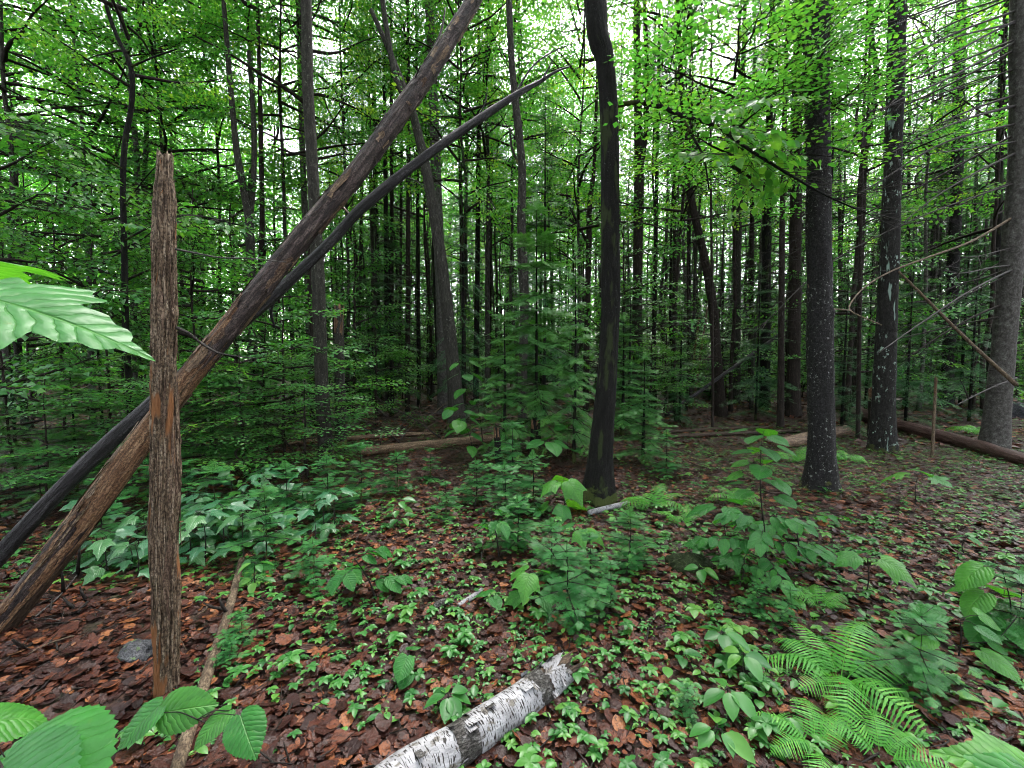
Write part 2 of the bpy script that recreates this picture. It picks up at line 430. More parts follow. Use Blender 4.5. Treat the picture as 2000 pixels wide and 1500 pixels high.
def groundmat():
    m, nt, out = newmat('forest_floor')
    v = nd(nt, 'ShaderNodeTexCoord').outputs['Object']
    n1 = noise(nt, v, (1, 1, 1), 26.0, 5.0, .7)
    n2 = noise(nt, v, (1, 1, 1), 2.0, 4.0, .6)
    vo = nd(nt, 'ShaderNodeTexVoronoi', {'Vector': v, 'Scale': 22.0})
    col = ramp(nt, n1, [(.30, (.006, .004, .0035)), (.48, (.018, .010, .008)), (.60, (.042, .021, .015)), (.72, (.085, .045, .028))])
    col = mixc(nt, math_(nt, 'MULTIPLY', nd(nt, 'ShaderNodeSeparateColor', {0: vo.outputs['Color']}).outputs[0], .45), col, (.032, .013, .010))
    col = mixc(nt, ramp(nt, n2, [(.52, (0, 0, 0)), (.70, (.5, .5, .5))]), col, (.03, .05, .014))
    b = nd(nt, 'ShaderNodeBump', {'Height': math_(nt, 'ADD', n1, vo.outputs['Distance']), 'Strength': .9, 'Distance': .03})
    p = nd(nt, 'ShaderNodeBsdfPrincipled', {'Base Color': col, 'Roughness': .7, 'Normal': b.outputs[0]})
    p.inputs['Specular IOR Level'].default_value = .2
    nt.links.new(p.outputs[0], out.inputs[0]); return m
MAT['ground'] = groundmat()

# ------------------------------------------------------------------ leaf shapes (stem at the origin, +Y to the tip, +Z up)
def tpl_lo(w=.34, fold=.10, droop=.12):
    V = np.array([[0, 0, 0], [-w, .42, fold], [w, .42, fold], [0, 1, -droop], [0, .42, 0]])
    return V, np.array([[0, 2, 4], [4, 2, 3], [0, 4, 1], [4, 3, 1]])

def tpl_ovate(w=.33, n=5, fold=.10, droop=.22, teeth=0.0, base=.9):
    t = np.linspace(0, 1, n + 2)
    wd = w * np.sin(np.pi * t ** base) ** .8
    V = [[0, 0, 0]]; 
    for i in range(1, n + 1):
        z = -droop * t[i] ** 2; k = 1 + teeth * (1 if i % 2 else -1)
        V += [[-wd[i] * k, t[i], z + fold * wd[i] / w], [0, t[i], z], [wd[i] * k, t[i], z + fold * wd[i] / w]]
    V.append([0, 1, -droop]); V = np.array(V); T = [[0, 2, 1], [0, 3, 2]]
    for i in range(n - 1):
        a = 1 + 3 * i
        T += [[a, a+1, a+3], [a+1, a+4, a+3], [a+1, a+2, a+4], [a+2, a+5, a+4]]
    a = 1 + 3 * (n - 1); e = len(V) - 1
    T += [[a, a+1, e], [a+1, a+2, e]]
    return V, np.array(T)

SUGAR = [(.06, -.06), (.22, -.10), (.40, -.02), (.33, .08), (.42, .16), (.64, .32), (.50, .36), (.54, .47), (.36, .45), (.23, .43), (.27, .60), (.20, .65), (.22, .77), (.10, .82), (0, 1.03)]
GOOSE = [(.05, -.04), (.22, -.07), (.36, .05), (.43, .26), (.54, .60), (.42, .58), (.31, .61), (.23, .72), (.11, .88), (0, 1.06)]
HEART = [(.06, -.09), (.20, -.11), (.36, .01), (.45, .25), (.43, .5), (.32, .72), (.16, .90), (0, 1.03)]
REDM = [(.05, -.05), (.22, -.04), (.34, .08), (.32, .16), (.56, .42), (.44, .45), (.30, .47), (.22, .54), (.22, .70), (.12, .80), (0, 1.03)]

def tpl_poly(half, n=None, rings=1, teeth=0.0, cup=.12, droop=.25, wave=.0, c=(0, .26), seed=0):
    h = np.array(half, float)
    out = np.vstack([[0, 0], h, (h * [-1, 1])[::-1][1:]])
    if n:
        cl = np.vstack([out, out[:1]])
        L = np.concatenate([[0], np.cumsum(np.linalg.norm(np.diff(cl, axis=0), axis=1))])
        s = np.linspace(0, L[-1], n, endpoint=False)
        out = np.stack([np.interp(s, L, cl[:, k]) for k in (0, 1)], 1)
        if teeth:
            d = out - np.array(c)
            out = np.array(c) + d * (1 + teeth * np.where(np.arange(n) % 2, 1, -1)[:, None])
    c = np.array(c); m = len(out)
    pts = [c[None]] + [c + (out - c) * (k / rings) for k in range(1, rings + 1)]
    p2 = np.vstack(pts)
    r2 = (p2[:, 0] ** 2)
    z = cup * np.abs(p2[:, 0]) - droop * np.clip(p2[:, 1], 0, 2) ** 2 - droop * 1.2 * r2
    if wave: z = z + wave * np.sin(p2[:, 0] * 9 + seed) * np.cos(p2[:, 1] * 8 + seed) 
    V = np.column_stack([p2, z]); T = []
    j = np.arange(m); j2 = (j + 1) % m
    T = [np.stack([np.zeros(m, int), 1 + j, 1 + j2], 1)]
    for k in range(rings - 1):
        a = 1 + k * m; b = a + m
        T += [np.stack([a + j, b + j, b + j2], 1), np.stack([a + j, b + j2, a + j2], 1)]
    return V, np.vstack(T)

LO = tpl_lo(); LO2 = tpl_lo(.30, .05, .2); MID = tpl_ovate(.32, 4); MAPLE_LO = tpl_poly(REDM)

def leafmesh(name, tpl, mat, tint=.5):
    mb = MB(); mb.add(tpl[0], tpl[1], None, tint, tpl[0]); return mb.mesh(name, mat)

# hero leaf meshes shared by all the large leaves
LEAF = {
    'goose': [leafmesh('goosefoot_leaf', tpl_poly(GOOSE, 72, 5, .018, .10, .25 + .12 * i, .014, seed=i), MAT['leaf_big'], .3 + .25 * i) for i in range(3)],
    'heart': [leafmesh('heart_leaf', tpl_poly(HEART, 84, 5, .026, .10, .15 + .12 * i, .012, seed=i), MAT['leaf_big'], .2 + .25 * i) for i in range(3)],
    'beech': [leafmesh('beech_leaf', tpl_ovate(.31, 13, .10 - .03 * i, .15 + .1 * i, .05), MAT['leaf_big'], .1 + .2 * i) for i in range(3)],
    'sugar': [leafmesh('maple_leaf', tpl_poly(SUGAR, 80, 4, .010, .10, .2 + .12 * i, .018, seed=i), MAT['leaf_big'], .4 + .25 * i) for i in range(3)],
    'redm': [leafmesh('red_maple_leaf', tpl_poly(REDM, 56, 3, .016, .10, .2 + .12 * i, .014, seed=i), MAT['leaf_maple'], .2 + .3 * i) for i in range(3)],
    'small': [leafmesh('small_leaf', tpl_ovate(.30, 5, .12, .15 + .1 * i), MAT['leaf_cover'], .2 + .3 * i) for i in range(3)],
    'round': [leafmesh('round_leaf', tpl_poly(HEART, 20, 2, 0, .14, .12 + .1 * i), MAT['leaf_cover'], .3 + .3 * i) for i in range(3)],
    'twigleaf': [leafmesh('branch_leaf', tpl_ovate(.31, 6, .10, .12 + .14 * i, .04), MAT['leaf_under'], .35 + .3 * i) for i in range(3)],
}

def place_leaf(parent, org, kind, pos, d, nrm, size, name='leaf', rnd=None):
    r = rnd or random
    X, Y, Z = axes(np.array([d]), np.array([nrm]))
    M = Matrix(np.vstack([np.column_stack([X[0] * size, Y[0] * size, Z[0] * size, np.asarray(pos) - org]), [0, 0, 0, 1]]).tolist())
    return obj(name, r.choice(LEAF[kind]), parent, M=M)

# ------------------------------------------------------------------ leafy sprays and crowns
def make_spray(r, L=.8, leaf=.085, gap=.055, tilt=.45):
    """one flat leafy branch: leaf positions, directions, normals, sizes and its twig lines"""
    pos, dr, nr, sz, tw = [], [], [], [], []
    def leaves(p0, d, l):
        n = max(2, int(l / gap))
        for i in range(n + 1):
            t = (i + .6) / (n + .6); p = p0 + d * l * t; p = p + np.array([0, 0, -.10 * l * t * t])
            ang = (0 if i == n else (1 if i % 2 else -1) * r.uniform(.6, 1.0))
            c, s = math.cos(ang), math.sin(ang)
            ld = np.array([d[0] * c - d[1] * s, d[0] * s + d[1] * c, r.uniform(-.45, .05)])
            pos.append(p + ld * .02); dr.append(ld)
            nr.append([r.gauss(0, tilt), r.gauss(0, tilt), 1.0]); sz.append(leaf * r.uniform(.7, 1.2))
    y = np.array([0, 1.0, 0]); o = np.zeros(3)
    leaves(o + y * L * .45, y, L * .55); tw.append((o, y * L))
    k = 0
    for t in np.arange(.18, .9, .13):
        sg = 1 if k % 2 else -1; k += 1
        a = sg * r.uniform(.7, 1.05); d = np.array([-math.sin(a), math.cos(a), r.uniform(-.1, .12)])
        l = L * (.62 - .45 * t) * r.uniform(.8, 1.2); leaves(y * L * t, d, l); tw.append((y * L * t, y * L * t + d * l))
    return [np.array(a, float) for a in (pos, dr, nr, sz)] + [tw]

_pr = random.Random(3)
SPRAYS = [make_spray(_pr, .85, .088, .065) for _ in range(8)]
SPRAYS_FINE = [make_spray(_pr, .62, .072, .055, .35) for _ in range(8)]

def rotm(d, roll=0.0, r=None):
    """spray frame: +Y along d, +Z as close to up as it can be, rolled a little"""
    d = norm(d); up = np.array([0, 0, 1.0])
    if abs(d[2]) > .95: up = np.array([0, 1.0, 0])
    X = norm(np.cross(d, up)); Z = np.cross(X, d)
    c, s = math.cos(roll), math.sin(roll)
    return np.stack([X * c + Z * s, d, Z * c - X * s], 1)

class Crown:
    def __init__(s, tpl): s.p = []; s.d = []; s.n = []; s.s = []; s.t = []; s.tpl = tpl; s.br = MB()
    def spray(s, sp, o, R, sc, tint, twig=True, r=None):
        p, d, n, z, tw = sp
        s.p.append(p * sc @ R.T + o); s.d.append(d @ R.T); s.n.append(n @ R.T); s.s.append(z * sc ** .5)
        k = len(p); s.t.append(np.clip(tint + rng.normal(0, .16, k), 0, 1))
        if twig:
            for a, b in tw[:5]:
                tube(s.br, np.array([a, (a + b) / 2 + [0, 0, -.01], b + [0, 0, -.04]]) * sc @ R.T + o, [.005 * sc, .0035 * sc, .0015], 3, caps=False)
    def leafmesh(s, name, mat):
        mb = MB(); P_, D, Nn = np.concatenate(s.p), np.concatenate(s.d), np.concatenate(s.n)
        X, Y, Z = axes(D, Nn); inst(mb, s.tpl, P_, X, Y, Z, np.concatenate(s.s), np.concatenate(s.t))
        return mb.mesh(name, mat)

def hardwood_crown(seed, H=7.0, R=2.6, nb=26, per=7, low=0.0, lift=(.1, .8), fine=False, tpl=LO, mat='leaf_canopy', tint=.5, bark_='bark_brown', sc=1.0):
    """limbs and leaves of a crown whose axis runs from z = 0 to z = H; returns (limb mesh, leaf mesh)"""
    r = random.Random(seed); C = Crown(tpl); S = SPRAYS_FINE if fine else SPRAYS
    for i in range(nb):
        t = low + (1 - low) * (i + r.random()) / nb; az = i * 2.4 + r.uniform(-.5, .5)
        e = r.uniform(*lift) * (.4 + .9 * t)
        Lb = R * (1 - .55 * t ** 1.6) * r.uniform(.55, 1.15)
        d = np.array([math.cos(az) * math.cos(e), math.sin(az) * math.cos(e), math.sin(e)])
        o = np.array([0, 0, H * t * .93])
        n = 6; pts = []
        q = o.copy(); dd = d.copy()
        for k in range(n):
            pts.append(q.copy()); dd = norm(dd + np.array([r.gauss(0, .13), r.gauss(0, .13), r.gauss(-.02, .10)])); q = q + dd * Lb / (n - 1)
        pts = np.array(pts)
        tube(C.br, spline(pts, 9), np.linspace(.012 + .011 * Lb, .004, 9), 4, caps=False)
        for k in range(per):
            f = .30 + .70 * (k + r.random()) / per; x = f * (n - 1); a = min(int(x), n - 2)
            o2 = pts[a] + (pts[a + 1] - pts[a]) * (x - a)
            sg = 1 if k % 2 else -1; aa = sg * r.uniform(.3, 1.2) if f < .93 else 0
            c, s_ = math.cos(aa), math.sin(aa); h = norm(np.array([d[0], d[1], 0]) + 1e-6)
            sd_ = np.array([h[0] * c - h[1] * s_, h[0] * s_ + h[1] * c, r.uniform(-.25, .30)])
            C.spray(r.choice(S), o2, rotm(sd_, r.gauss(0, .42)), sc * r.uniform(.7, 1.35), tint + r.gauss(0, .12), twig=fine or k % 2 == 0)
    return C.br.mesh('limbs', MAT[bark_]), C.leafmesh('crown', MAT[mat])

# ------------------------------------------------------------------ conifer sprays
def needle_spray(r, L=.34, near=True):
    """a flat fir spray with separate needles, +Y along it"""
    V, T, W = [], [], []
    def tri(a, b, c): k = len(V); V.extend([a, b, c]); T.append([k, k + 1, k + 2])
    def twig(o, d, l):
        sd_ = np.array([d[1], -d[0], 0]); n = int(l / (.013 if near else .026)); ln, hw = (.028, .0048) if near else (.034, .0060)
        e = o + d * l; tri(o - sd_ * .002, o + sd_ * .002, e)
        for i in range(n):
            t = (i + .5) / n; b = o + d * l * t
            for sg in (-1, 1):
                k = norm(d * r.uniform(.45, .8) + sd_ * sg + np.array([0, 0, r.uniform(-.12, .35)])); q = ln * (1 - .45 * t) * r.uniform(.8, 1.15)
                tri(b - d * hw, b + d * hw, b + k * q)
    y = np.array([0, 1.0, 0]); twig(np.zeros(3), y, L)
    for i, t in enumerate(np.arange(.10, .92, .115 if near else .15)):
        for sg in (-1, 1):
            a = sg * r.uniform(.75, .95); l = L * (.52 * (1 - t) + .10) * r.uniform(.8, 1.15)
            d = np.array([math.sin(a), math.cos(a), r.uniform(-.08, .05)]); twig(y * L * t, norm(d), l)
    return np.array(V), np.array(T)

_nr = random.Random(11)
NS_NEAR = [needle_spray(_nr, .34, True) for _ in range(3)]
NS_YOUNG = [needle_spray(_nr, .20, True) for _ in range(3)]
NS_FAR = [needle_spray(_nr, .42, False) for _ in range(4)]

def conifer(seed, H=3.2, R=1.1, whorls=14, per=5, near=True, low=.12, droop=.25, mat='needle', tint=.45, gap=.16, ssc=1.0, top=True, dens=1.0):
    """branches and needles of a conifer whose axis runs from 0 to H; returns (branch mesh, needle mesh)"""
    r = random.Random(seed); br = MB(); groups = {}
    S = NS_YOUNG if mat == 'needle_young' else (NS_NEAR if near else NS_FAR)
    for w in range(whorls):
        t = low + (1 - low) * (w + r.random() * .7) / whorls
        Lb = R * (1 - t) ** .75 * r.uniform(.8, 1.1) + .06
        for b in range(per):
            if r.random() > dens: continue
            az = w * 1.3 + b * 2 * math.pi / per + r.gauss(0, .25); l = Lb * r.uniform(.65, 1.15)
            e0 = .35 * (t - .3) + r.gauss(0, .10); n = max(3, int(l / .12) + 2)
            h = np.array([math.cos(az), math.sin(az), 0]); pts = []
            for k in range(n):
                f = k / (n - 1); pts.append(np.array([0, 0, H * t]) + h * l * f + np.array([0, 0, l * (e0 * f - droop * f * f + .10 * f ** 3)]))
            pts = np.array(pts); tube(br, pts, np.linspace(.004 + .006 * l, .002, n), 3, caps=False)
            x = .12
            while x < 1.02:
                q = min(x, .999) * (n - 1); a = min(int(q), n - 2); o = pts[a] + (pts[a + 1] - pts[a]) * (q - a); d = norm(pts[a + 1] - pts[a])
                if x > .9: sides = [0]
                else: sides = [-1, 1]
                for sg in sides:
                    aa = sg * r.uniform(.65, 1.0); c, s_ = math.cos(aa), math.sin(aa)
                    dd = np.array([d[0] * c - d[1] * s_, d[0] * s_ + d[1] * c, d[2] - .10 + r.gauss(0, .08)])
                    sc = ssc * (.55 + .55 * (1 - x)) * r.uniform(.75, 1.2) * min(1.0, .5 + l)
                    groups.setdefault(r.randrange(len(S)), []).append((o, rotm(dd, r.gauss(0, .2)), sc, tint + .28 * x + r.gauss(0, .1)))
                x += gap / max(l, .2)
    if top: groups.setdefault(0, []).append((np.array([0, 0, H - .15]), rotm(np.array([.05, .05, 1.0])), .8 * ssc, tint + .3))
    mb = MB()
    for k, g in groups.items():
        R_ = np.array([q[1] for q in g]); inst(mb, S[k], np.array([q[0] for q in g]), R_[:, :, 0], R_[:, :, 1], R_[:, :, 2], np.array([q[2] for q in g]), np.clip([q[3] for q in g], 0, 1))
    return br.mesh('branches', MAT['twig']), mb.mesh('needles', MAT[mat])

def dead_branches(seed, H=7.0, n=60, L=1.3, droop=.35, mat='twig', r0=.009):
    """bare lower branches of a spruce, fine twigs included; axis from 0 to H"""
    r = random.Random(seed); mb = MB()
    for i in range(n):
        z = .5 + (H - .5) * (i + r.random()) / n; az = r.uniform(0, 6.283); l = L * r.uniform(.35, 1.15)
        h = np.array([math.cos(az), math.sin(az), 0]); e = r.uniform(-.15, .35); sw = r.gauss(0, .25); k_ = 6
        s_ = np.array([-h[1], h[0], 0]); pts = []
        for k in range(k_):
            f = k / (k_ - 1); pts.append(np.array([0, 0, z]) + h * l * f + s_ * sw * l * f * f + np.array([0, 0, l * (e * f - droop * f * f) + r.gauss(0, .012)]))
        pts = np.array(pts); tube(mb, pts, np.linspace(r0 * (.5 + l * .6), .0015, k_), 4, caps=False)
        for k in range(r.randint(3, 8)):
            f = r.uniform(.2, .95) * (k_ - 1); a = min(int(f), k_ - 2); o = pts[a] + (pts[a + 1] - pts[a]) * (f - a); d = norm(pts[a + 1] - pts[a])
            aa = r.choice([-1, 1]) * r.uniform(.5, 1.1); c, s2 = math.cos(aa), math.sin(aa); l2 = l * r.uniform(.12, .38)
            dd = np.array([d[0] * c - d[1] * s2, d[0] * s2 + d[1] * c, d[2] + r.gauss(-.1, .2)])
            tube(mb, np.array([o, o + dd * l2 * .5 + [0, 0, .01], o + dd * l2 + [0, 0, -.03]]), [.004, .003, .001], 3, caps=False)
    return mb.mesh('dead_branches', MAT[mat])

# ------------------------------------------------------------------ shared variants
CROWN = [hardwood_crown(20 + i, 7.5, 3.0, 28, 6, tint=.45 + .10 * (i % 4)) for i in range(5)]
CROWN_UNDER = [hardwood_crown(40 + i, 3.2, 1.5, 16, 5, lift=(-.15, .7), fine=True, tpl=LO, mat='leaf_under', tint=.45 + .1 * (i % 3)) for i in range(4)]
FIR = [conifer(60 + i, 3.4, 1.3, 12, 5, True, gap=.17, ssc=1.1, tint=.45, mat='needle_fir') for i in range(2)]
FIR_YOUNG = [conifer(70 + i, .85, .55, 5, 5, True, low=.06, droop=.16, mat='needle_young', tint=.45, gap=.13, ssc=.9, dens=.75) for i in range(3)]
SPRUCE_TOP = [conifer(80 + i, 7.5, 1.3, 16, 5, False, low=.1, droop=.38, mat='needle', tint=.45, gap=.34, ssc=1.3, dens=.75) for i in range(3)]
HEMLOCK = [conifer(90 + i, 5.0, 1.6, 16, 5, False, low=.06, dens=.8, droop=.35, mat='needle', tint=.50, gap=.22, ssc=1.0) for i in range(2)]
DEAD = [dead_branches(100 + i, 7.5, 85, 1.25) for i in range(3)]

# ------------------------------------------------------------------ the forest floor
def floor_mesh():
    u = np.linspace(-1, 1, 261); k = 6.0
    xs = 300 * np.sinh(u * k) / math.sinh(k); ys = 300 * np.sinh(u * k) / math.sinh(k) + 2.0
    X, Y = np.meshgrid(xs, ys); Z = gh(X, Y) * np.clip(1.4 - np.hypot(X, Y) / 120, 0, 1)
    V = np.stack([X, Y, Z], -1).reshape(-1, 3); n = len(u)
    i = np.arange(n - 1)[:, None] * n; j = np.arange(n - 1)[None]
    Q = np.stack([i + j, i + j + 1, i + n + j + 1, i + n + j], -1).reshape(-1, 4)
    mb = MB(); mb.add(V, None, Q); return mb.mesh('ground', MAT['ground'])
tag(obj('ground', floor_mesh()), 'dark forest floor of soil and rotting leaves', 'ground', kind='structure')

# ------------------------------------------------------------------ trees
def trunk_part(t, org, pts, Y, bark_, top=14.0, sides=14, step=.08, rough=.12, flare=.35, base=None, seed=0.0, bumps=(), name='trunk', leany=0.0):
    """a trunk through photo positions (x, y, width) at the distance Y; runs on upwards to the height top"""
    w = []
    for (x, y, wd) in pts:
        q = P(x, y, Y); q[1] += leany * max(0, q[2]); w.append([*q, wr(x, wd, Y)])
    w = np.array(w); w = w[np.argsort(w[:, 2])]
    if base is not None:
        w = np.vstack([[base[0], base[1], base[2] - .12, w[0][3] * 1.02], w[w[:, 2] > base[2] + .25]])
    if top and top > w[-1][2] + .3:
        d = (w[-1][:3] - w[max(0, len(w) - 3)][:3]); d = d / max(d[2], .2); d[:2] *= .5
        for f in (.35, .7, 1.0):
            dz = (top - w[-1][2]) * f if f < 1 else None
        z0 = w[-1].copy(); H = top - z0[2]
        for f in (.33, .66, 1.0):
            w = np.vstack([w, [z0[0] + d[0] * H * f * (1 - .4 * f), z0[1] + d[1] * H * f * .6, z0[2] + H * f, z0[3] * (1 - .78 * f)]])
    L = np.sum(np.linalg.norm(np.diff(w[:, :3], axis=0), axis=1)); n = max(8, int(L / step))
    s = spline(w, n)
    mb = MB(); tube(mb, s[:, :3], np.maximum(s[:, 3], .006), sides, rough, tint=.5, flare=flare, seed=seed, bumps=bumps)
    o = obj(name, mb.mesh(name, MAT[bark_], origin=org), t)
    return o, s

def at_h(s, z):
    return np.array([np.interp(z, s[:, 2], s[:, k]) for k in range(3)])

def side_limb(t, org, pts, Y0, Y1, w0, w1, mat, name='limb', sides=7, rough=.15):
    Ys = np.linspace(Y0, Y1, len(pts)); p = np.array([P(x, y, Yq) for (x, y), Yq in zip(pts, Ys)])
    s = spline(p, max(6, 4 * len(pts))); r = np.linspace(wr(pts[0][0], w0, Y0), wr(pts[-1][0], w1, Y1), len(s))
    mb = MB(); tube(mb, s, r, sides, rough); return obj(name, mb.mesh(name, MAT[mat], origin=org), t), s

def put(name, pair, t, org, at, rz=0.0, s=(1, 1, 1), names=('limbs', 'crown')):
    for nm, me in zip(names, pair):
        o = obj(nm, me, t); o.location = np.asarray(at) - org; o.rotation_euler = (0, 0, rz); o.scale = s
        if nm in ('crown', 'needles', 'dead_branches', 'limbs', 'branches'): o['kind'] = 'stuff'

def tree(name, label, pts, bark_, base=None, Y=None, crown=None, cz=6.0, cs=(1, 1, 1), top=14.0, rz=None, group=None, dead=None, fork=(), **kw):
    r = random.Random(label + str(pts[0]))
    if base is not None:
        b = G(*base); Yb = b[1]
        if Y is None: Y = Yb
        else:
            k = Y / b[1]; b = np.array([b[0] * k, Y, gz(b[0] * k, Y)])
    else:
        q = P(pts[-1][0], pts[-1][1], Y); b = np.array([q[0], Y, gz(q[0], Y)])
    t = thing(name, label, 'tree', b, group)
    o, s = trunk_part(t, b, pts, Y, bark_, top, base=b, seed=r.uniform(0, 50), **kw)
    for f in fork:
        side_limb(t, b, f[0], Y, Y + f[3], f[1], f[2], bark_, 'limb')
    if crown is not None:
        kind, idx = crown; rz = r.uniform(0, 6.28) if rz is None else rz
        if kind == 'hard': put(name, CROWN[idx % len(CROWN)], t, b, at_h(s, cz), rz, (cs[0] * .75, cs[1] * .75, cs[2]))
        if kind == 'under': put(name, CROWN_UNDER[idx % len(CROWN_UNDER)], t, b, at_h(s, cz), rz, cs)
        if kind == 'spruce': put(name, SPRUCE_TOP[idx % len(SPRUCE_TOP)], t, b, at_h(s, cz), rz, cs, ('branches', 'needles'))
    if dead is not None:
        put(name, (DEAD[dead[0] % len(DEAD)],), t, b, at_h(s, dead[1]), r.uniform(0, 6.28), dead[2], ('dead_branches',))
    return t, s, b

HI = dict(sides=44, step=.022, rough=.22, flare=1.0)
MIDQ = dict(sides=20, step=.05, rough=.14, flare=.45)

# the near and middle trees, each read off the photograph
tree('maple_tree', 'dark leaning trunk with one bare limb and mossy foot behind the little firs',
     [(1162, 0, 42), (1182, 120, 38), (1190, 260, 36), (1192, 480, 37), (1192, 640, 39), (1184, 760, 42), (1174, 880, 47), (1166, 975, 52)],
     'bark_dark', base=(1166, 978), crown=('hard', 0), cz=8.0, cs=(.6, .6, .7), top=14, bumps=((3.9, 0.2, .06, .02),), **HI)
tree('spruce_tree', 'thick black trunk speckled with white lichen and swollen knots',
     [(1596, 0, 48), (1597, 250, 50), (1600, 500, 53), (1602, 700, 55), (1604, 900, 57)],
     'bark_spruce', base=(1605, 955), crown=('spruce', 0), cz=7.0, top=15, dead=(0, 4.2, (.5, .5, .45)),
     bumps=((4.9, 1.2, .08, .03), (5.6, 4.6, .09, .04), (3.2, 2.0, .05, .02), (2.2, 3.9, .05, .02)), **HI)
tree('spruce_tree', 'rough dark trunk with pale green lichen streak beside the reddish fallen log',
     [(1753, 0, 38), (1748, 200, 39), (1738, 480, 42), (1732, 620, 46), (1726, 780, 50), (1723, 850, 54)],
     'bark_lichen', base=(1722, 880), crown=('hard', 1), cz=8.5, top=16, dead=(1, 2.5, (.8, .8, .8)), **MIDQ)
tree('spruce_tree', 'light grey trunk with mossy foot standing across the reddish fallen log',
     [(1992, 0, 44), (1990, 300, 48), (1975, 520, 52), (1958, 700, 56), (1944, 850, 60)],
     'bark_pale', base=(1940, 884), crown=('spruce', 1), cz=8.5, top=16, **MIDQ)
tree('maple_tree', 'slim dark grey trunk crossing behind the two leaning dead logs',
     [(598, 0, 22), (602, 180, 23), (612, 360, 25), (622, 560, 27), (628, 740, 29), (636, 880, 32)],
     'bark_grey', base=(638, 918), crown=('hard', 2), cz=8.5, cs=(.65, .65, .7), top=14, **MIDQ)
tree('birch_tree', 'greenish grey scaly trunk bending towards its fork above the ground log',
     [(770, 140, 12), (800, 200, 16), (830, 320, 20), (856, 470, 23), (874, 610, 26), (886, 730, 29), (892, 820, 35)],
     'bark_grey', base=(893, 840), crown=('hard', 3), cz=10.5, top=15, fork=(([(800, 200), (765, 110), (725, 20)], 14, 9, .3),), **MIDQ)
tree('beech_tree', 'pale straight trunk rising behind the scaly bent trunk',
     [(838, 0, 17), (845, 150, 18), (850, 300, 20), (856, 450, 21), (862, 600, 22), (866, 760, 24)], 'bark_pale', base=(868, 806), crown=('hard', 4), cz=11, top=17, **MIDQ)
tree('maple_tree', 'kinked slender trunk rising out of the dark evergreens',
     [(994, 0, 12), (1000, 130, 13), (1010, 230, 15), (1020, 330, 16), (1018, 430, 17), (1024, 540, 17), (1022, 700, 18)],
     'bark_grey', base=(1020, 838), crown=('hard', 1), cz=11, top=15, fork=(([(1018, 330), (1000, 290), (996, 250)], 6, 4, .1),), **MIDQ)
tree('spruce_tree', 'pair of thin trunks grown together beside the black leaning trunk',
     [(1243, 40, 13), (1246, 200, 16), (1248, 330, 20), (1246, 500, 20), (1244, 700, 21)], 'bark_brown', base=(1245, 806), crown=('hard', 2), cz=11, top=15,
     fork=(([(1250, 340), (1262, 250), (1263, 120), (1258, 0)], 11, 8, .1),), dead=(0, 1.5, (.7, .7, .8)), **MIDQ)
tree('maple_tree', 'crooked thin black sapling forking high above the dead snag',
     [(205, 0, 9), (228, 70, 10), (255, 130, 12), (257, 200, 12), (244, 280, 13), (240, 360, 13), (243, 480, 14), (246, 640, 15)],
     'bark_dark', Y=6.0, crown=('hard', 3), cz=5.0, cs=(.75, .75, .7), top=9, fork=(([(256, 130), (285, 118), (310, 108), (345, 96)], 6, 3, -.2), ([(243, 400), (300, 330), (350, 300)], 4, 2, -.4)), **MIDQ)
tree('maple_tree', 'forked grey trunk behind the leafy saplings',
     [(453, 200, 12), (463, 300, 15), (478, 380, 17), (487, 440, 18), (490, 560, 20)], 'bark_grey', Y=9.0, crown=('hard', 4), cz=8.5, top=14,
     fork=(([(487, 440), (496, 330), (494, 220), (486, 100)], 14, 9, .4),), **MIDQ)
tree('maple_tree', 'slim trunk with a rust coloured scar near the forked grey trunk',
     [(508, 200, 9), (510, 300, 10), (512, 430, 11), (510, 560, 12)], 'bark_brown', Y=10.0, crown=('hard', 0), cz=9, top=14, **MIDQ)
tree('beech_tree', 'pale trunk close behind the slim dark grey trunk', [(592, 330, 13), (600, 500, 14), (606, 700, 15)], 'bark_pale', Y=11.5, crown=('hard', 1), cz=9.5, top=15, **MIDQ)
tree('spruce_tree', 'straight black trunk beside the greenish scaly trunk', [(848, 420, 11), (853, 600, 13), (861, 740, 15)], 'bark_dark', base=(863, 790), crown=('spruce', 2), cz=8, top=15, **MIDQ)
tree('spruce_tree', 'leaning dark trunk with swollen foot inside the spruce stand',
     [(1345, 360, 15), (1375, 500, 18), (1391, 590, 20), (1400, 700, 21), (1406, 790, 24)], 'bark_brown', base=(1409, 812), crown=('spruce', 0), cz=9, top=14, dead=(1, 2, (.8, .8, .8)), **MIDQ)
tree('spruce_tree', 'grey straight trunk behind the leaning thin pole', [(1446, 330, 15), (1440, 500, 17), (1437, 740, 19)], 'bark_grey', base=(1436, 790), crown=('spruce', 1), cz=9, top=16, dead=(2, 2, (.8, .8, .9)), **MIDQ)
tree('spruce_tree', 'black trunk where the leaning thin pole ends', [(1500, 330, 17), (1497, 500, 20), (1494, 740, 23)], 'bark_dark', base=(1493, 802), crown=('spruce', 2), cz=8.5, top=16, dead=(0, 2, (.8, .8, .9)), **MIDQ)
tree('spruce_tree', 'thin brown trunk between two black spruce trunks', [(1530, 330, 11), (1527, 500, 13), (1525, 780, 15)], 'bark_brown', base=(1524, 836), crown=('spruce', 0), cz=8.5, top=14, dead=(1, 1.5, (.7, .7, .8)), **MIDQ)
tree('spruce_tree', 'dark rough trunk just behind the thick speckled trunk', [(1556, 200, 22), (1553, 500, 26), (1549, 780, 30)], 'bark_brown', base=(1548, 814), crown=('spruce', 1), cz=10, top=17, dead=(2, 2.5, (.9, .9, .9)), **MIDQ)
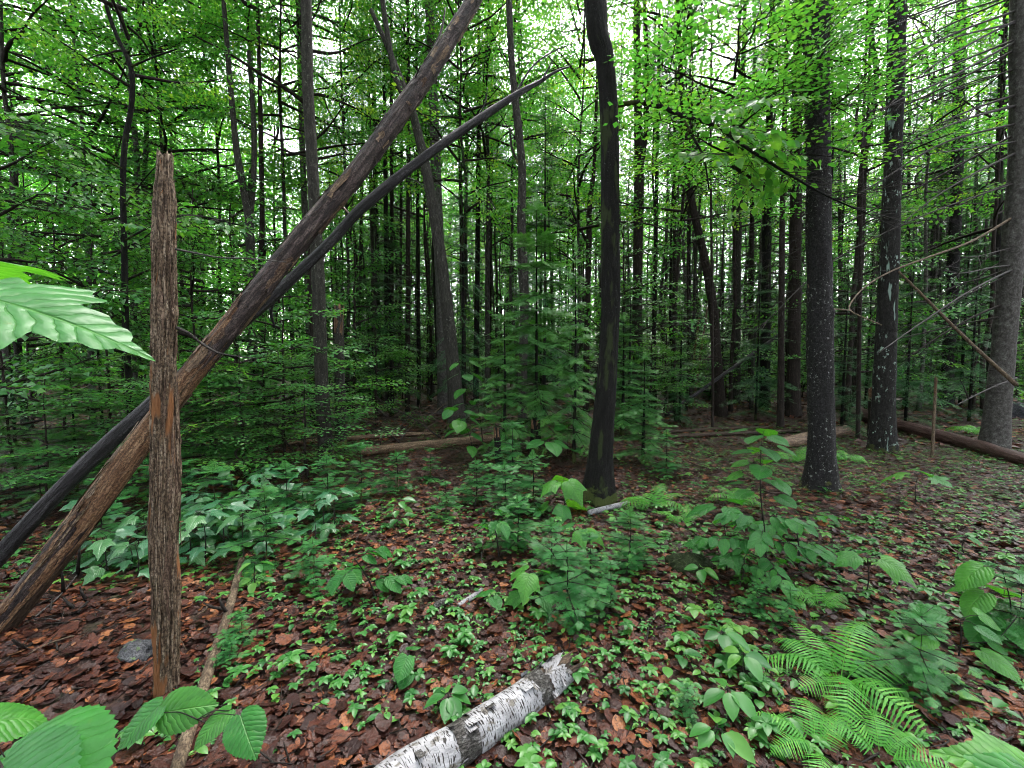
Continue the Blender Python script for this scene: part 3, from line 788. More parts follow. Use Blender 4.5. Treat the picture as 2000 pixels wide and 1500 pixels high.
tree('spruce_tree', 'dark trunk shading towards pale higher up beyond the reddish log', [(1874, 90, 26), (1870, 300, 27), (1862, 520, 28), (1850, 740, 29)], 'bark_spruce', base=(1846, 796), crown=('spruce', 2), cz=10, top=18, dead=(0, 3, (1, 1, 1)), **MIDQ)
tree('spruce_tree', 'thin dark trunk between the lichen streaked trunk and the pale topped one', [(1835, 250, 11), (1822, 480, 13), (1812, 700, 14)], 'bark_dark', base=(1808, 776), crown=('spruce', 0), cz=9, top=15, dead=(1, 2, (.9, .9, .9)), **MIDQ)
tree('spruce_tree', 'black trunk partly hidden by the light grey trunk', [(1955, 200, 17), (1948, 480, 18), (1936, 700, 19)], 'bark_dark', base=(1930, 812), crown=('spruce', 1), cz=8, top=15, dead=(2, 2, (1, 1, 1)), **MIDQ)
tree('spruce_tree', 'very thin trunk behind the fallen log beside the speckled trunk', [(1682, 380, 8), (1679, 600, 9), (1677, 760, 10)], 'bark_brown', base=(1676, 860), crown=('spruce', 2), cz=7, cs=(.6, .6, .7), top=12, dead=(0, 1, (.6, .6, .8)), **MIDQ)
tree('hardwood_tree', 'crooked forked hardwood against the bright gap beside the speckled trunk', [(1702, 60, 10), (1712, 150, 12), (1700, 240, 13), (1688, 320, 14), (1682, 480, 14)], 'bark_brown', Y=12.0, crown=('hard', 2), cz=10.5, top=14,
     fork=(([(1690, 310), (1672, 240), (1690, 150), (1720, 70)], 8, 5, .3),), **MIDQ)
tree('hardwood_tree', 'forked dark hardwood with a stubby arm beside the black leaning trunk', [(1160, 330, 8), (1152, 400, 10), (1150, 480, 12), (1146, 640, 13)], 'bark_brown', Y=13, crown=('hard', 3), cz=9, top=14,
     fork=(([(1150, 480), (1130, 440), (1112, 400), (1105, 370)], 7, 4, .3), ([(1152, 440), (1170, 420), (1170, 388)], 6, 4, 0)), **MIDQ)
# thin trunks of the middle stand
for k, (x0, x1, by, w, bk_, lab) in enumerate([
        (722, 735, 786, 9, 'bark_grey', 'grey pole trunk at the edge of the brush pile'),
        (733, 742, 780, 8, 'bark_dark', 'thin black trunk in the middle stand of poles'),
        (752, 757, 806, 11, 'bark_dark', 'dark pole with rough bark rising from the brush pile'),
        (765, 765, 804, 9, 'bark_brown', 'brown pole standing close beside the rough dark pole'),
        (785, 780, 782, 7, 'bark_grey', 'slender grey pole deep in the middle stand'),
        (798, 796, 808, 11, 'bark_brown', 'pole with pale broken bark near the brush pile'),
        (815, 818, 800, 9, 'bark_dark', 'black pole between the brush pile and the scaly trunk'),
        (708, 700, 778, 8, 'bark_grey', 'grey slender trunk just beyond the broken stub'),
        (935, 930, 790, 12, 'bark_dark', 'black trunk hidden among the dark firs'),
        (912, 905, 780, 9, 'bark_grey', 'grey trunk seen between the scaly trunk and the firs'),
        (960, 955, 776, 9, 'bark_brown', 'brown trunk seen through the fir branches'),
        (1284, 1276, 800, 10, 'bark_dark', 'dark slender spruce with twiggy stubs beside the twin trunks'),
        (1318, 1316, 784, 9, 'bark_brown', 'brown thin spruce in front of the fallen poles'),
        (1346, 1345, 780, 9, 'bark_dark', 'thin spruce next to the leaning dark trunk'),
        (1388, 1392, 836, 6, 'bark_brown', 'dead whip beside the swollen leaning trunk'),
        (1470, 1466, 786, 11, 'bark_brown', 'thin spruce between grey and black trunks'),
        (1640, 1642, 780, 10, 'bark_grey', 'grey thin spruce just past the speckled trunk'),
        (1776, 1772, 776, 9, 'bark_dark', 'thin spruce just past the lichen streaked trunk'),
        (1908, 1900, 780, 11, 'bark_brown', 'brown spruce trunk in the gap by the mossy foot trunk')]):
    sp = x1 > 1270
    tree('spruce_tree' if sp else 'young_tree', lab, [(x0, 250, w * .75), (x0 * .5 + x1 * .5, 520, w * .9), (x1, 720, w)], bk_, base=(x1, by),
         crown=('spruce', k) if (sp or k % 3 == 1) else ('hard', k), cz=9 if not sp else 8.5, cs=(.75, .75, .9), top=15,
         dead=(k, 1.0, (.65, .65, .95)), sides=10, step=.12, rough=.1, flare=.3)

# ------------------------------------------------------------------ the trees further back
def far_tree(kind, x, y, h, rad, label, group, k, lean=0.0):
    r = random.Random(k * 7 + 1)
    b = np.array([x, y, gz(x, y)])
    t = thing({'s': 'spruce_tree', 'h': 'hardwood_tree'}[kind], label, 'tree', b, group)
    n = 9; zz = np.linspace(-.1, h, n)
    path = np.stack([np.cumsum(np.array([r.gauss(lean, .11) for _ in range(n)])) * (h / n) * .5, np.cumsum(np.array([r.gauss(0, .05) for _ in range(n)])) * (h / n) * .5, zz], 1)
    path[:, :2] -= path[0, :2]
    mb = MB(); tube(mb, spline(np.column_stack([path]), 22), np.linspace(rad, rad * .2, 22), 8, .08, flare=.3, seed=k * 1.3)
    bk_ = r.choice(['bark_dark', 'bark_brown', 'bark_pale', 'bark_grey', 'bark_grey'] if kind == 's' else ['bark_grey', 'bark_brown', 'bark_pale', 'bark_grey'])
    obj('trunk', mb.mesh('trunk', MAT[bk_]), t)
    look = ('slender ' if rad < .075 else 'stout ') + {'bark_dark': 'black barked ', 'bark_brown': 'brown barked ', 'bark_spruce': 'grey flecked ', 'bark_grey': 'grey barked ', 'bark_pale': 'pale barked '}[bk_]
    t['label'] = look + label; t['group'] = look + group
    cb = h * r.uniform(.38, .55) if kind == 'h' else h * r.uniform(.58, .72)
    at = np.array([np.interp(cb, zz, path[:, 0]), np.interp(cb, zz, path[:, 1]), cb]) + b
    s = (h - cb) / 7.5
    if kind == 'h': put('', CROWN[r.randrange(5)], t, b, at, r.uniform(0, 6.28), (r.uniform(.8, 1.15),) * 2 + (s * 1.08,))
    else:
        put('', SPRUCE_TOP[r.randrange(3)], t, b, at, r.uniform(0, 6.28), (r.uniform(.6, .9),) * 2 + (s * 1.05,), ('branches', 'needles'))
        put('', (DEAD[r.randrange(3)],), t, b, b + [0, 0, .3], r.uniform(0, 6.28), (r.uniform(.55, .9),) * 2 + (cb / 7.5,), ('dead_branches',))
    return t

fr = random.Random(99)
placed = []
def try_spots(n, gen, mind):
    out = []; tries = 0
    while len(out) < n and tries < 4000:
        tries += 1; x, y = gen()
        if all((x - a) ** 2 + (y - b) ** 2 > mind ** 2 for a, b in placed): placed.append((x, y)); out.append((x, y))
    return out
# the close grown spruce stand ahead and to the east side
def g_stand():
    y = fr.uniform(13, 33); return (y * fr.uniform(.16, 1.35), y)
for k, (x, y) in enumerate(try_spots(125, g_stand, .75)):
    far_tree('s', x, y, fr.uniform(10, 17), fr.uniform(.035, .095), 'spruce with bare dead lower twigs in the dense stand', 'spruces of the dense stand', k)
def g_mid():
    y = fr.uniform(15, 34); return (y * fr.uniform(-.42, .16), y)
for k, (x, y) in enumerate(try_spots(72, g_mid, .75)):
    far_tree('s' if fr.random() < .45 else 'h', x, y, fr.uniform(11, 17), fr.uniform(.03, .085), 'tree among mixed poles beyond the brush pile', 'mixed poles beyond the brush pile', 200 + k)
def g_left():
    y = fr.uniform(9.5, 32); return (y * fr.uniform(-1.35, -.40), y)
for k, (x, y) in enumerate(try_spots(38, g_left, 1.4)):
    far_tree('h', x, y, fr.uniform(11, 17), fr.uniform(.05, .11), 'leafy hardwood beyond the leaning logs', 'hardwoods beyond the leaning logs', 400 + k)
def g_back():
    y = fr.uniform(14, 36); return (y * fr.uniform(-.1, 1.3), y)
for k, (x, y) in enumerate(try_spots(48, g_back, .9)):
    far_tree('h', x, y, fr.uniform(12, 19), fr.uniform(.05, .10), 'hardwood with bright green crown above the spruce stand', 'bright hardwoods above the spruce stand', 600 + k)

# beyond the last trees one can tell apart, the wood goes on as one mass
def far_wood():
    mb = MB(); r = random.Random(5)
    for k in range(420):
        a = r.uniform(-1.0, 1.0); d = r.uniform(34, 58); x, y = d * math.sin(a), d * math.cos(a); h = r.uniform(12, 20); ra = r.uniform(.05, .13)
        tube(mb, np.array([[x, y, -.2], [x + r.gauss(0, .2), y, h * .5], [x + r.gauss(0, .4), y, h]]), [ra, ra * .7, ra * .2], 5, caps=False, mi=0)
    n = 120000
    a = rng.uniform(-1.02, 1.02, n); d = rng.uniform(34, 56, n); z = rng.uniform(0, 1, n) ** 1.5 * 20 + .1
    keep = vn(np.stack([d * np.sin(a) * .35, d * np.cos(a) * .35, z * .45], -1)) > -.02 - .2 * (z < 4)
    a, d, z = a[keep], d[keep], z[keep]; n = len(a)
    X, Y, Z = axes(rng.normal(0, 1, (n, 3)) * [1, 1, .4], np.array([0, 0, 1.0]) + rng.normal(0, .5, (n, 3)))
    inst(mb, LO, np.stack([d * np.sin(a), d * np.cos(a), z], 1), X, Y, Z, rng.uniform(.22, .42, n), rng.uniform(.3, 1, n), 1)
    n = 70000                                   # dark evergreen mass behind the spruce stand
    a = rng.uniform(-.35, 1.05, n); d = rng.uniform(30, 52, n); z = rng.uniform(0, 1, n) ** 1.2 * 13 + .1
    keep = vn(np.stack([d * np.sin(a) * .3 + 9, d * np.cos(a) * .3, z * .35], -1)) > -.22 + .03 * z; a, d, z = a[keep], d[keep], z[keep]; n = len(a)
    X, Y, Z = axes(rng.normal(0, 1, (n, 3)) * [1, 1, .5], np.array([0, 0, 1.0]) + rng.normal(0, .5, (n, 3)))
    inst(mb, tpl_lo(.14, .05, .3), np.stack([d * np.sin(a), d * np.cos(a), z], 1), X, Y, Z, rng.uniform(.35, .7, n), rng.uniform(.2, 1, n), 2)
    n = 30000                                   # and more wood behind it, added to block light from the horizon
    a = rng.uniform(-1.1, 1.1, n); d = rng.uniform(60, 95, n); z = rng.uniform(0, 1, n) * 24
    X, Y, Z = axes(rng.normal(0, 1, (n, 3)) * [1, 1, .4], np.array([0, 0, 1.0]) + rng.normal(0, .6, (n, 3)))
    inst(mb, LO, np.stack([d * np.sin(a), d * np.cos(a), z], 1), X, Y, Z, rng.uniform(.6, 1.0, n), rng.uniform(.1, .8, n), 1)
    return mb.mesh('far_wood', [MAT['bark_brown'], MAT['leaf_canopy'], MAT['needle']])
tag(obj('far_wood', far_wood()), 'far off wood closing the view behind all the trunks', 'wood', kind='stuff')

for k, (xp, Y_, h, lab) in enumerate(((1325, 11.5, 12, 'hardwood with low leafy crown behind the overhanging limb'), (1430, 13.0, 13, 'hardwood leafing out above the leaning thin pole'),
                                    (1655, 11.0, 12, 'hardwood with yellow green crown beside the speckled trunk'), (1800, 13.0, 13, 'hardwood with yellow green crown behind the thin dark trunk'),
                                    (1930, 11.5, 12, 'hardwood spreading behind the bare dead branches'), (40, 8.0, 10, 'hardwood with leafy crown behind the huge pale leaf'), (175, 9.5, 11, 'hardwood leafing out beside the crooked black sapling'),
                                    (330, 10.5, 11, 'hardwood leafing out over the snag'), (440, 12.5, 13, 'hardwood behind the forked grey trunk'), (565, 10.5, 12, 'hardwood leafing out beside the slim dark grey trunk'),
                                    (680, 12.0, 13, 'hardwood seen through the gap between the leaning logs'), (905, 11.5, 12, 'hardwood leafing out between the bent and kinked trunks'), (1010, 14.0, 15, 'hardwood behind the kinked slender trunk'), (1120, 12.5, 12, 'hardwood leafing out behind the black leaning trunk'))):
    q = P(xp, 700, Y_); far_tree('h', q[0], Y_, h, .06, lab, 'leafy crowns over the stand', 900 + k)

# hardwoods added out of view beside and behind the camera to shade the clearing
def g_behind():
    a = fr.uniform(.95, 2 * math.pi - .95); d = fr.uniform(3.2, 15); return (d * math.sin(a), d * math.cos(a) - 1.0)
for k, (x, y) in enumerate(try_spots(16, g_behind, 2.6)):
    far_tree('h', x, y, fr.uniform(12, 17), fr.uniform(.07, .14), 'unseen hardwood with broad crown added to shade the clearing', 'unseen hardwoods shading the clearing', 800 + k)

# ------------------------------------------------------------------ the dead standing snag
def path_px(rows, n):
    w = np.array([[*P(x, y, Y), wr(x, wd, Y)] for (x, y, Y, wd) in rows]); return spline(w, n)

def snag():
    b = G(325, 1352); Y = b[1]
    t = thing('dead_snag', 'broken brown dead trunk standing bare in front of the leaning logs', 'dead tree', b)
    rows = [(326, 1385, Y, 52), (326, 1330, Y, 52), (325, 1200, Y, 60), (321, 1050, Y, 62), (324, 930, Y, 60), (322, 780, Y, 54), (321, 600, Y, 52), (322, 450, Y, 50), (321, 400, Y, 46), (321, 345, Y, 36), (322, 300, Y, 33)]
    s = path_px(rows, 420)
    mb = MB(); tube(mb, s[:, :3], s[:, 3], 130, .50, (90, 5.0), seed=3.1, jag=.045, flare=.35, bumps=((2.42, 5.9, .05, .012), (1.9, 4.5, .04, .012), (1.15, .3, .06, .01)))
    obj('trunk', mb.mesh('trunk', MAT['snag'], origin=b), t)
    r = random.Random(4)
    # long shreds of bark still hanging on the wood
    for k in range(70):
        z0 = r.uniform(.15, 2.4); L = r.uniform(.10, .42); a0 = r.uniform(0, 6.28); wd = r.uniform(.06, .20); n = 12
        zz = np.linspace(z0, z0 + L, n) + b[2]; V = []; bk = []
        for i, z in enumerate(zz):
            c = at_h(s, z); ra = np.interp(z, s[:, 2], s[:, 3]); f = i / (n - 1)
            lift = 1.08 + .14 * (abs(f - .5) * 2) ** 4 * r.random(); w2 = wd * (1 - .75 * abs(2 * f - 1) ** 2.5) * (1 + .25 * r.gauss(0, 1) * .5)
            for q in (-1, 0, 1):
                a = a0 + q * w2 + .12 * math.sin(f * 5 + k); rr = ra * (lift + (.05 if q == 0 else 0))
                V.append(c + [math.cos(a) * rr, math.sin(a) * rr, 0]); bk.append([math.cos(a) * ra, math.sin(a) * ra, z])
        Q = [[i * 3 + j, i * 3 + j + 1, i * 3 + j + 4, i * 3 + j + 3] for i in range(n - 1) for j in (0, 1)]
        m2 = MB(); m2.add(V, None, Q, .5, bk); obj('bark_strip', m2.mesh('bark_strip', MAT['snag'] if k % 2 else MAT['snag_bark'], origin=b), t)
    for pts, w0, w1, mt in (([(340, 486), (380, 494), (430, 503), (490, 505), (560, 512)], 6, 2, 'twig_grey'), ([(345, 640), (370, 652), (395, 672), (425, 690)], 10, 4, 'twig'),
                            ([(350, 1132), (366, 1133)], 6, 4, 'log_inner'), ([(346, 433), (356, 434)], 5, 2, 'twig'), ([(350, 1020), (358, 1018)], 6, 3, 'log_inner')):
        side_limb(t, b, pts, Y, Y + .02, w0, w1, mt, 'branch_stub')
snag()

# ------------------------------------------------------------------ the two dead logs leaning across
def leaning_logs():
    rows = [(-140, 1400, 2.3, 84), (0, 1222, 2.42, 78), (150, 1030, 2.56, 70), (260, 880, 2.70, 60), (340, 775, 2.82, 53), (440, 650, 2.98, 48), (560, 500, 3.18, 43), (700, 330, 3.45, 38), (830, 152, 3.75, 32), (925, 0, 4.02, 26), (985, -130, 4.25, 20), (1040, -280, 4.5, 12)]
    rows = [(a, c, d, e * 1.04) for a, c, d, e in rows]; s = path_px(rows, 560); b = np.array([s[0][0], s[0][1], gz(s[0][0], s[0][1])])
    t = thing('leaning_log', 'thick dead log with flaking bark leaning up behind the snag, lower half bare brown wood', 'log', b)
    n = len(s); cut = int(np.argmin(np.linalg.norm(s[:, :3] - P(395, 706, 2.91), axis=1))); low = int(np.argmin(np.linalg.norm(s[:, :3] - P(170, 1005, 2.58), axis=1)))
    mb = MB(); tube(mb, s[:cut + 30, :3], s[:cut + 30, 3] * .95, 64, .30, (34, 2.2), seed=8.2); obj('bare_wood', mb.mesh('bare_wood', MAT['log_inner'], origin=b), t)
    mb = MB(); tube(mb, s[cut:][::-1, :3], s[cut:][::-1, 3], 64, .34, (30, 2.6), seed=2.4, jag=.12, caps=False); obj('bark', mb.mesh('bark', MAT['log_bark'], origin=b), t)
    mb = MB(); tube(mb, s[:low, :3], s[:low, 3] * 1.0, 56, .30, (30, 2.6), seed=6.4, jag=.2, caps=False); obj('lower_bark', mb.mesh('lower_bark', MAT['log_bark'], origin=b), t)
    r = random.Random(8)
    tg = norm(np.gradient(s[:, :3], axis=0))
    def plate(i0, ln, a0, wd, lift, mat, curl):
        V, bk = [], []; m = 7; k = 4
        for i in range(m):
            j = min(n - 1, int(i0 + ln * i / (m - 1))); u = norm(np.array([0, 0, 1.0]) - tg[j] * tg[j][2]); v = np.cross(tg[j], u); f = i / (m - 1)
            for q in range(k + 1):
                a = a0 + wd * (q / k - .5) * (1 - .5 * abs(2 * f - 1) ** 3) + .08 * r.gauss(0, 1) * (q in (0, k)); rr = s[j][3] * (1 + lift + curl * (2 * f - 1) ** 4 + .03 * r.random())
                V.append(s[j, :3] + (u * math.cos(a) + v * math.sin(a)) * rr); bk.append([math.cos(a) * s[j][3], math.sin(a) * s[j][3], j * .012])
        Q = [[i * (k + 1) + q, i * (k + 1) + q + 1, (i + 1) * (k + 1) + q + 1, (i + 1) * (k + 1) + q] for i in range(m - 1) for q in range(k)]
        mb = MB(); mb.add(V, None, Q, .5, bk); obj('bark_flake', mb.mesh('bark_flake', MAT[mat], origin=b), t)
    for k in range(110): plate(r.uniform(cut - 10, n - 110), r.uniform(5, 26), r.uniform(0, 6.28), r.uniform(.25, .75), r.uniform(.05, .12), r.choice(['log_bark', 'log_bark', 'log_bark', 'snag_bark', 'log_pale']), r.uniform(.02, .16))
    for k in range(34): plate(r.uniform(40, cut - 20), r.uniform(8, 40), r.uniform(0, 6.28), r.uniform(.15, .4), r.uniform(.03, .08), r.choice(['log_inner', 'snag', 'snag_bark']), r.uniform(.02, .10))
    for k in range(5): plate(20 + k * 14, 40, 2.6 + .3 * k, 1.1, .05, 'log_brown', .03)
    side_limb(t, b, [(392, 668), (430, 690), (500, 700)], 2.9, 2.6, 6, 2, 'twig', 'branch_stub')
    side_limb(t, b, [(235, 925), (270, 912), (300, 908)], 2.55, 2.45, 3, 1.5, 'log_inner', 'splinter')
    side_limb(t, b, [(800, 190), (812, 150), (822, 128)], 3.7, 3.6, 5, 2, 'twig', 'branch_stub')
    side_limb(t, b, [(845, 100), (862, 60), (870, 15)], 3.9, 4.1, 7, 3, 'twig', 'branch_stub')

    rows = [(-150, 1262, 2.85, 54), (0, 1086, 2.98, 50), (150, 925, 3.08, 44), (290, 795, 3.2, 35), (400, 692, 3.34, 30), (520, 590, 3.46, 26), (640, 478, 3.58, 23), (712, 402, 3.66, 21), (850, 292, 3.84, 19), (1000, 190, 4.08, 13), (1056, 158, 4.2, 8), (1085, 140, 4.25, 5), (1112, 130, 4.3, 3)]
    rows = [(a, c, d, e * 1.0) for a, c, d, e in rows]; s = path_px(rows, 420); b = np.array([s[0][0], s[0][1], gz(s[0][0], s[0][1])])
    t = thing('leaning_log', 'thinner smooth charcoal log leaning behind the flaking one and ending in a twig', 'log', b)
    mb = MB(); tube(mb, s[:, :3], s[:, 3], 44, .30, (34, 2.4), seed=5.5); obj('trunk', mb.mesh('trunk', MAT['log_dark'], origin=b), t)
    side_limb(t, b, [(1005, 186), (1040, 130), (1085, 98), (1130, 82)], 4.1, 4.3, 5, 1.5, 'log_dark', 'branch_stub')
    for q_ in ([(1060, 156), (1078, 120), (1090, 100)], [(930, 236), (948, 200), (952, 170)], [(780, 345), (810, 352), (835, 375)], [(690, 425), (668, 400), (660, 372)]): side_limb(t, b, q_, 4.0, 4.05, 4, 1.2, 'log_dark', 'branch_stub')
    side_limb(t, b, [(560, 550), (530, 600), (536, 640)], 3.5, 3.6, 14, 5, 'log_dark', 'branch_stub')
leaning_logs()

# ------------------------------------------------------------------ wood lying on the ground
def ground_log(name, label, px, w, mat, sink=.75, n=60, sides=24, rough=.22, jag=.06, end=None, cat='log', stubs=0, group=None, lift=0.0):
    g = np.array([G(x, y) for (x, y) in px]); rad = np.array([wr(pp[0], wd, q[1]) for pp, wd, q in zip(px, w, g)])
    g[:, 2] = gh(g[:, 0], g[:, 1]) + rad * sink + lift
    s = spline(np.column_stack([g, rad]), n); b = g[0] - [0, 0, rad[0] * sink]
    t = thing(name, label, cat, b, group); r = random.Random(label)
    mb = MB(); tube(mb, s[:, :3], s[:, 3], sides, rough, (24, 2.0), seed=r.uniform(0, 40), jag=jag); obj('trunk', mb.mesh('trunk', MAT[mat], origin=b), t)
    if end:
        k = max(4, int(n * .22)); mb = MB(); tube(mb, s[:k][::-1, :3], np.linspace(1.03, .72, k)[::-1][::-1] * s[:k][::-1, 3] * 1.03, sides, rough * 1.3, (40, 2.0), seed=3, jag=jag * 2); obj('broken_end', mb.mesh('broken_end', MAT[end], origin=b), t)
    for k in range(stubs):
        i = r.randrange(3, n - 3); d = norm(np.array([r.gauss(0, 1), r.gauss(0, 1), r.uniform(.2, 1.2)])); l = r.uniform(.06, .25)
        mb = MB(); tube(mb, np.array([s[i, :3], s[i, :3] + d * l * .6, s[i, :3] + d * l + [0, 0, .02]]), [.012, .009, .005], 6); obj('branch_stub', mb.mesh('branch_stub', MAT['twig'], origin=b), t)
    return t, s, b

ground_log('fallen_log', 'dark fallen log with pale splintered end lying before the brush pile', [(700, 891), (760, 886), (860, 876), (960, 866), (1010, 862)], [18, 21, 21, 19, 16], 'log_pale', end='log_inner', stubs=4, sink=1.0)
ground_log('fallen_log', 'thin black log lying behind the broken stub', [(560, 868), (640, 864), (760, 856), (850, 850)], [10, 11, 11, 8], 'log_pale', stubs=3, sink=1.0)
ground_log('fallen_log', 'thick reddish wet log lying behind the lichen streaked trunk', [(1630, 795), (1700, 824), (1790, 850), (1880, 874), (2010, 912), (2090, 936)], [28, 33, 36, 40, 44, 44], 'log_red', stubs=4, n=90, sides=30)
ground_log('fallen_log', 'short brown log end poking out behind the speckled trunk', [(1518, 876), (1560, 868), (1600, 858), (1650, 848)], [28, 30, 30, 28], 'log_pale', stubs=1)
ground_log('fallen_pole', 'long thin black pole lying across the spruce stand floor', [(1250, 862), (1340, 856), (1440, 851), (1560, 846)], [9, 10, 10, 9], 'log_brown', stubs=3, sink=1.2)
ground_log('fallen_pole', 'second thin pole lying parallel behind the black one', [(1290, 848), (1400, 842), (1500, 838)], [7, 8, 7], 'log_brown', stubs=2, sink=1.2)
ground_log('fallen_branch', 'dark branch lying among the ferny seedlings before the firs', [(795, 1002), (850, 1001), (910, 998), (965, 996)], [6, 7, 6, 4], 'log_red', sides=12, stubs=2, cat='branch', sink=1.6)
ground_log('dead_stick', 'tan peeling stick lying beside the snag foot', [(472, 1100), (458, 1160), (440, 1225), (412, 1310), (385, 1395), (352, 1500), (335, 1560)], [14, 18, 21, 26, 29, 34, 36], 'stick', sides=28, n=120, rough=.16, jag=.03, cat='stick', stubs=2, sink=1.35)
ground_log('birch_branch', 'white birch branch piece lying behind the small firs', [(1150, 1008), (1185, 1000), (1226, 988)], [11, 12, 10], 'birch', sides=20, stubs=0, cat='branch', sink=1.3)
ground_log('birch_branch', 'short white birch twig lying before the striped seedling', [(895, 1190), (920, 1175), (942, 1158)], [11, 12, 10], 'birch', sides=18, cat='branch', sink=1.4)
ground_log('birch_branch', 'crumbling grey birch scrap on the leaf litter', [(848, 1192), (868, 1186), (884, 1184)], [14, 18, 12], 'birch_rough', sides=18, cat='branch', jag=.02, sink=1.2)
ground_log('fallen_branch', 'brown twiggy branch lying at the foot of the flaking log', [(40, 1275), (110, 1225), (190, 1165), (250, 1140)], [7, 7, 5, 3], 'twig', sides=8, cat='branch', stubs=5)
ground_log('fallen_branch', 'grey thin branch beside the brown twiggy one', [(70, 1215), (120, 1170), (160, 1120)], [5, 4, 3], 'twig_grey', sides=8, cat='branch', stubs=2, lift=.03)

def birch_log():
    px = [(690, 1630), (790, 1548), (880, 1490), (965, 1430), (1042, 1374), (1102, 1328)]; w = [112, 102, 88, 77, 70, 64]
    g = np.array([G(x, y) for x, y in px]); rad = np.array([wd / F * q[1] / 2 * .92 for wd, q in zip(w, g)])
    g[:, 2] = gh(g[:, 0], g[:, 1]) + rad * .72; s = spline(np.column_stack([g, rad]), 260); b = g[0] - [0, 0, rad[0] * .7]
    t = thing('birch_log', 'rotting white birch log with black lenticels lying on the leaf litter', 'log', b); n = len(s)
    mb = MB(); tube(mb, s[:, :3], s[:, 3] * .93, 56, .24, (26, 3), seed=1.7, jag=.16); obj('rotten_core', mb.mesh('rotten_core', MAT['birch_wood'], origin=b), t)
    # the bark is torn into sleeves with dark gaps between
    for (a, e, m, j, k) in ((0, 104, 'birch', .05, 1.0), (98, 124, 'birch_rough', .05, .985), (122, 206, 'birch', .03, 1.01), (203, 226, 'birch_rough', .04, 1.0), (224, 252, 'birch', .12, 1.02)):
        mb = MB(); q = s[a:e]; tube(mb, q[:, :3], q[:, 3] * k, 64, .10, (10, 4), seed=a * .1, jag=j, caps=False); obj('bark_sleeve', mb.mesh('bark_sleeve', MAT[m], origin=b), t)
    r = random.Random(6); tg = norm(np.gradient(s[:, :3], axis=0))
    for k in range(16):      # curls of peeling bark
        j0 = r.choice([r.randrange(90, 130), r.randrange(195, 255), r.randrange(20, 240)]); a0 = r.uniform(-1.3, 1.6); wd = r.uniform(.25, .6); ln = r.randrange(4, 16); V, bk = [], []
        for i in range(6):
            j = min(n - 1, j0 + ln * i // 5); u = norm(np.array([0, 0, 1.0]) - tg[j] * tg[j][2]); v = np.cross(tg[j], u)
            for q in range(5):
                a = a0 + wd * (q / 4 - .5); rr = s[j][3] * (1.03 + .22 * (q / 4) ** 2.2 + .02 * r.random()); V.append(s[j, :3] + (u * math.cos(a) + v * math.sin(a)) * rr); bk.append([math.cos(a) * .1, math.sin(a) * .1, j * .004])
        Q = [[i * 5 + q, i * 5 + q + 1, i * 5 + q + 6, i * 5 + q + 5] for i in range(5) for q in range(4)]
        mb = MB(); mb.add(V, None, Q, .5, bk); obj('bark_curl', mb.mesh('bark_curl', MAT['birch'] if k % 3 else MAT['birch_rough'], origin=b), t)
    e = s[-1]; mb = MB(); d = norm(s[-1, :3] - s[-20, :3])
    tube(mb, np.array([e[:3] - [0, 0, .03], e[:3] + d * .05 - [0, 0, .04], e[:3] + d * .11 + [.02, 0, -.05]]), [.035, .03, .012], 14, .4, jag=.03); obj('splinter', mb.mesh('splinter', MAT['birch_rough'], origin=b), t)
birch_log()

def rock(label, px, size, mat, name='rock', squash=.6):
    g = G(*px); r = random.Random(label); n = 28; u = np.linspace(0, math.pi, n); v = np.linspace(0, 2 * math.pi, 2 * n, endpoint=False)
    U, W = np.meshgrid(u, v, indexing='ij'); d = np.stack([np.sin(U) * np.cos(W), np.sin(U) * np.sin(W), np.cos(U)], -1)
    k = 1 + .55 * fbm(d * 1.4 + r.uniform(0, 30), 5); V = (d * k[..., None] * [size, size * .8, size * squash]).reshape(-1, 3) + g + [0, 0, size * squash * .2]
    m = 2 * n; i = np.arange(n - 1)[:, None] * m; j = np.arange(m)[None]; Q = np.stack([i + j, i + m + j, i + m + (j + 1) % m, i + (j + 1) % m], -1).reshape(-1, 4)
    mb = MB(); mb.add(V, None, Q, .5, V); o = obj(name, mb.mesh(name, MAT[mat], origin=g)); o.location = g; tag(o, label, name)
rock('grey stone half sunk in dead leaves behind the snag foot', (272, 1282), .10, 'rock')
rock('mossy stone beside the broad leaved seedlings', (1348, 1112), .16, 'mossy')
rock('pale boulder beyond the light grey trunk', (1985, 815), .5, 'rock')

def stub(label, px, top, w, mat, jag=.1, name='stump'):
    b = G(*px); Y = b[1]; t = thing(name, label, 'stump', b)
    s = path_px([(px[0], px[1] + 12, Y, w), (px[0] * .6 + top[0] * .4, px[1] * .6 + top[1] * .4, Y, w * .95), (*top, Y, w * .8)], 40)
    mb = MB(); tube(mb, s[:, :3], s[:, 3], 20, .25, (24, 2), jag=jag, flare=.4, seed=px[0]); obj('trunk', mb.mesh('trunk', MAT[mat], origin=b), t)
    k = 32; mb = MB(); tube(mb, s[k:, :3], s[k:, 3] * 1.03, 18, .35, (40, 2), jag=jag * 1.6, seed=4); obj('broken_top', mb.mesh('broken_top', MAT['log_inner'], origin=b), t)
    return t
stub('snapped dark stub with orange splintered top near the slim grey trunk', (665, 872), (662, 600), 24, 'bark_grey', .25, 'snapped_stub')
stub('thin rotten orange stake before the reddish fallen log', (1820, 893), (1828, 740), 8, 'stick', .15, 'snapped_stub')
stub('dark rotten stump at the foot of the lichen streaked trunk', (1700, 856), (1702, 760), 15, 'bark_brown', .15)
stub('orange rotten stump in the brush pile', (797, 806), (795, 752), 12, 'log_inner', .2)
stub('dark mossy stub under the fir branches', (975, 918), (970, 838), 16, 'bark_dark', .1)
stub('low black stump in front of the dark firs', (1046, 900), (1046, 822), 24, 'bark_dark', .1)

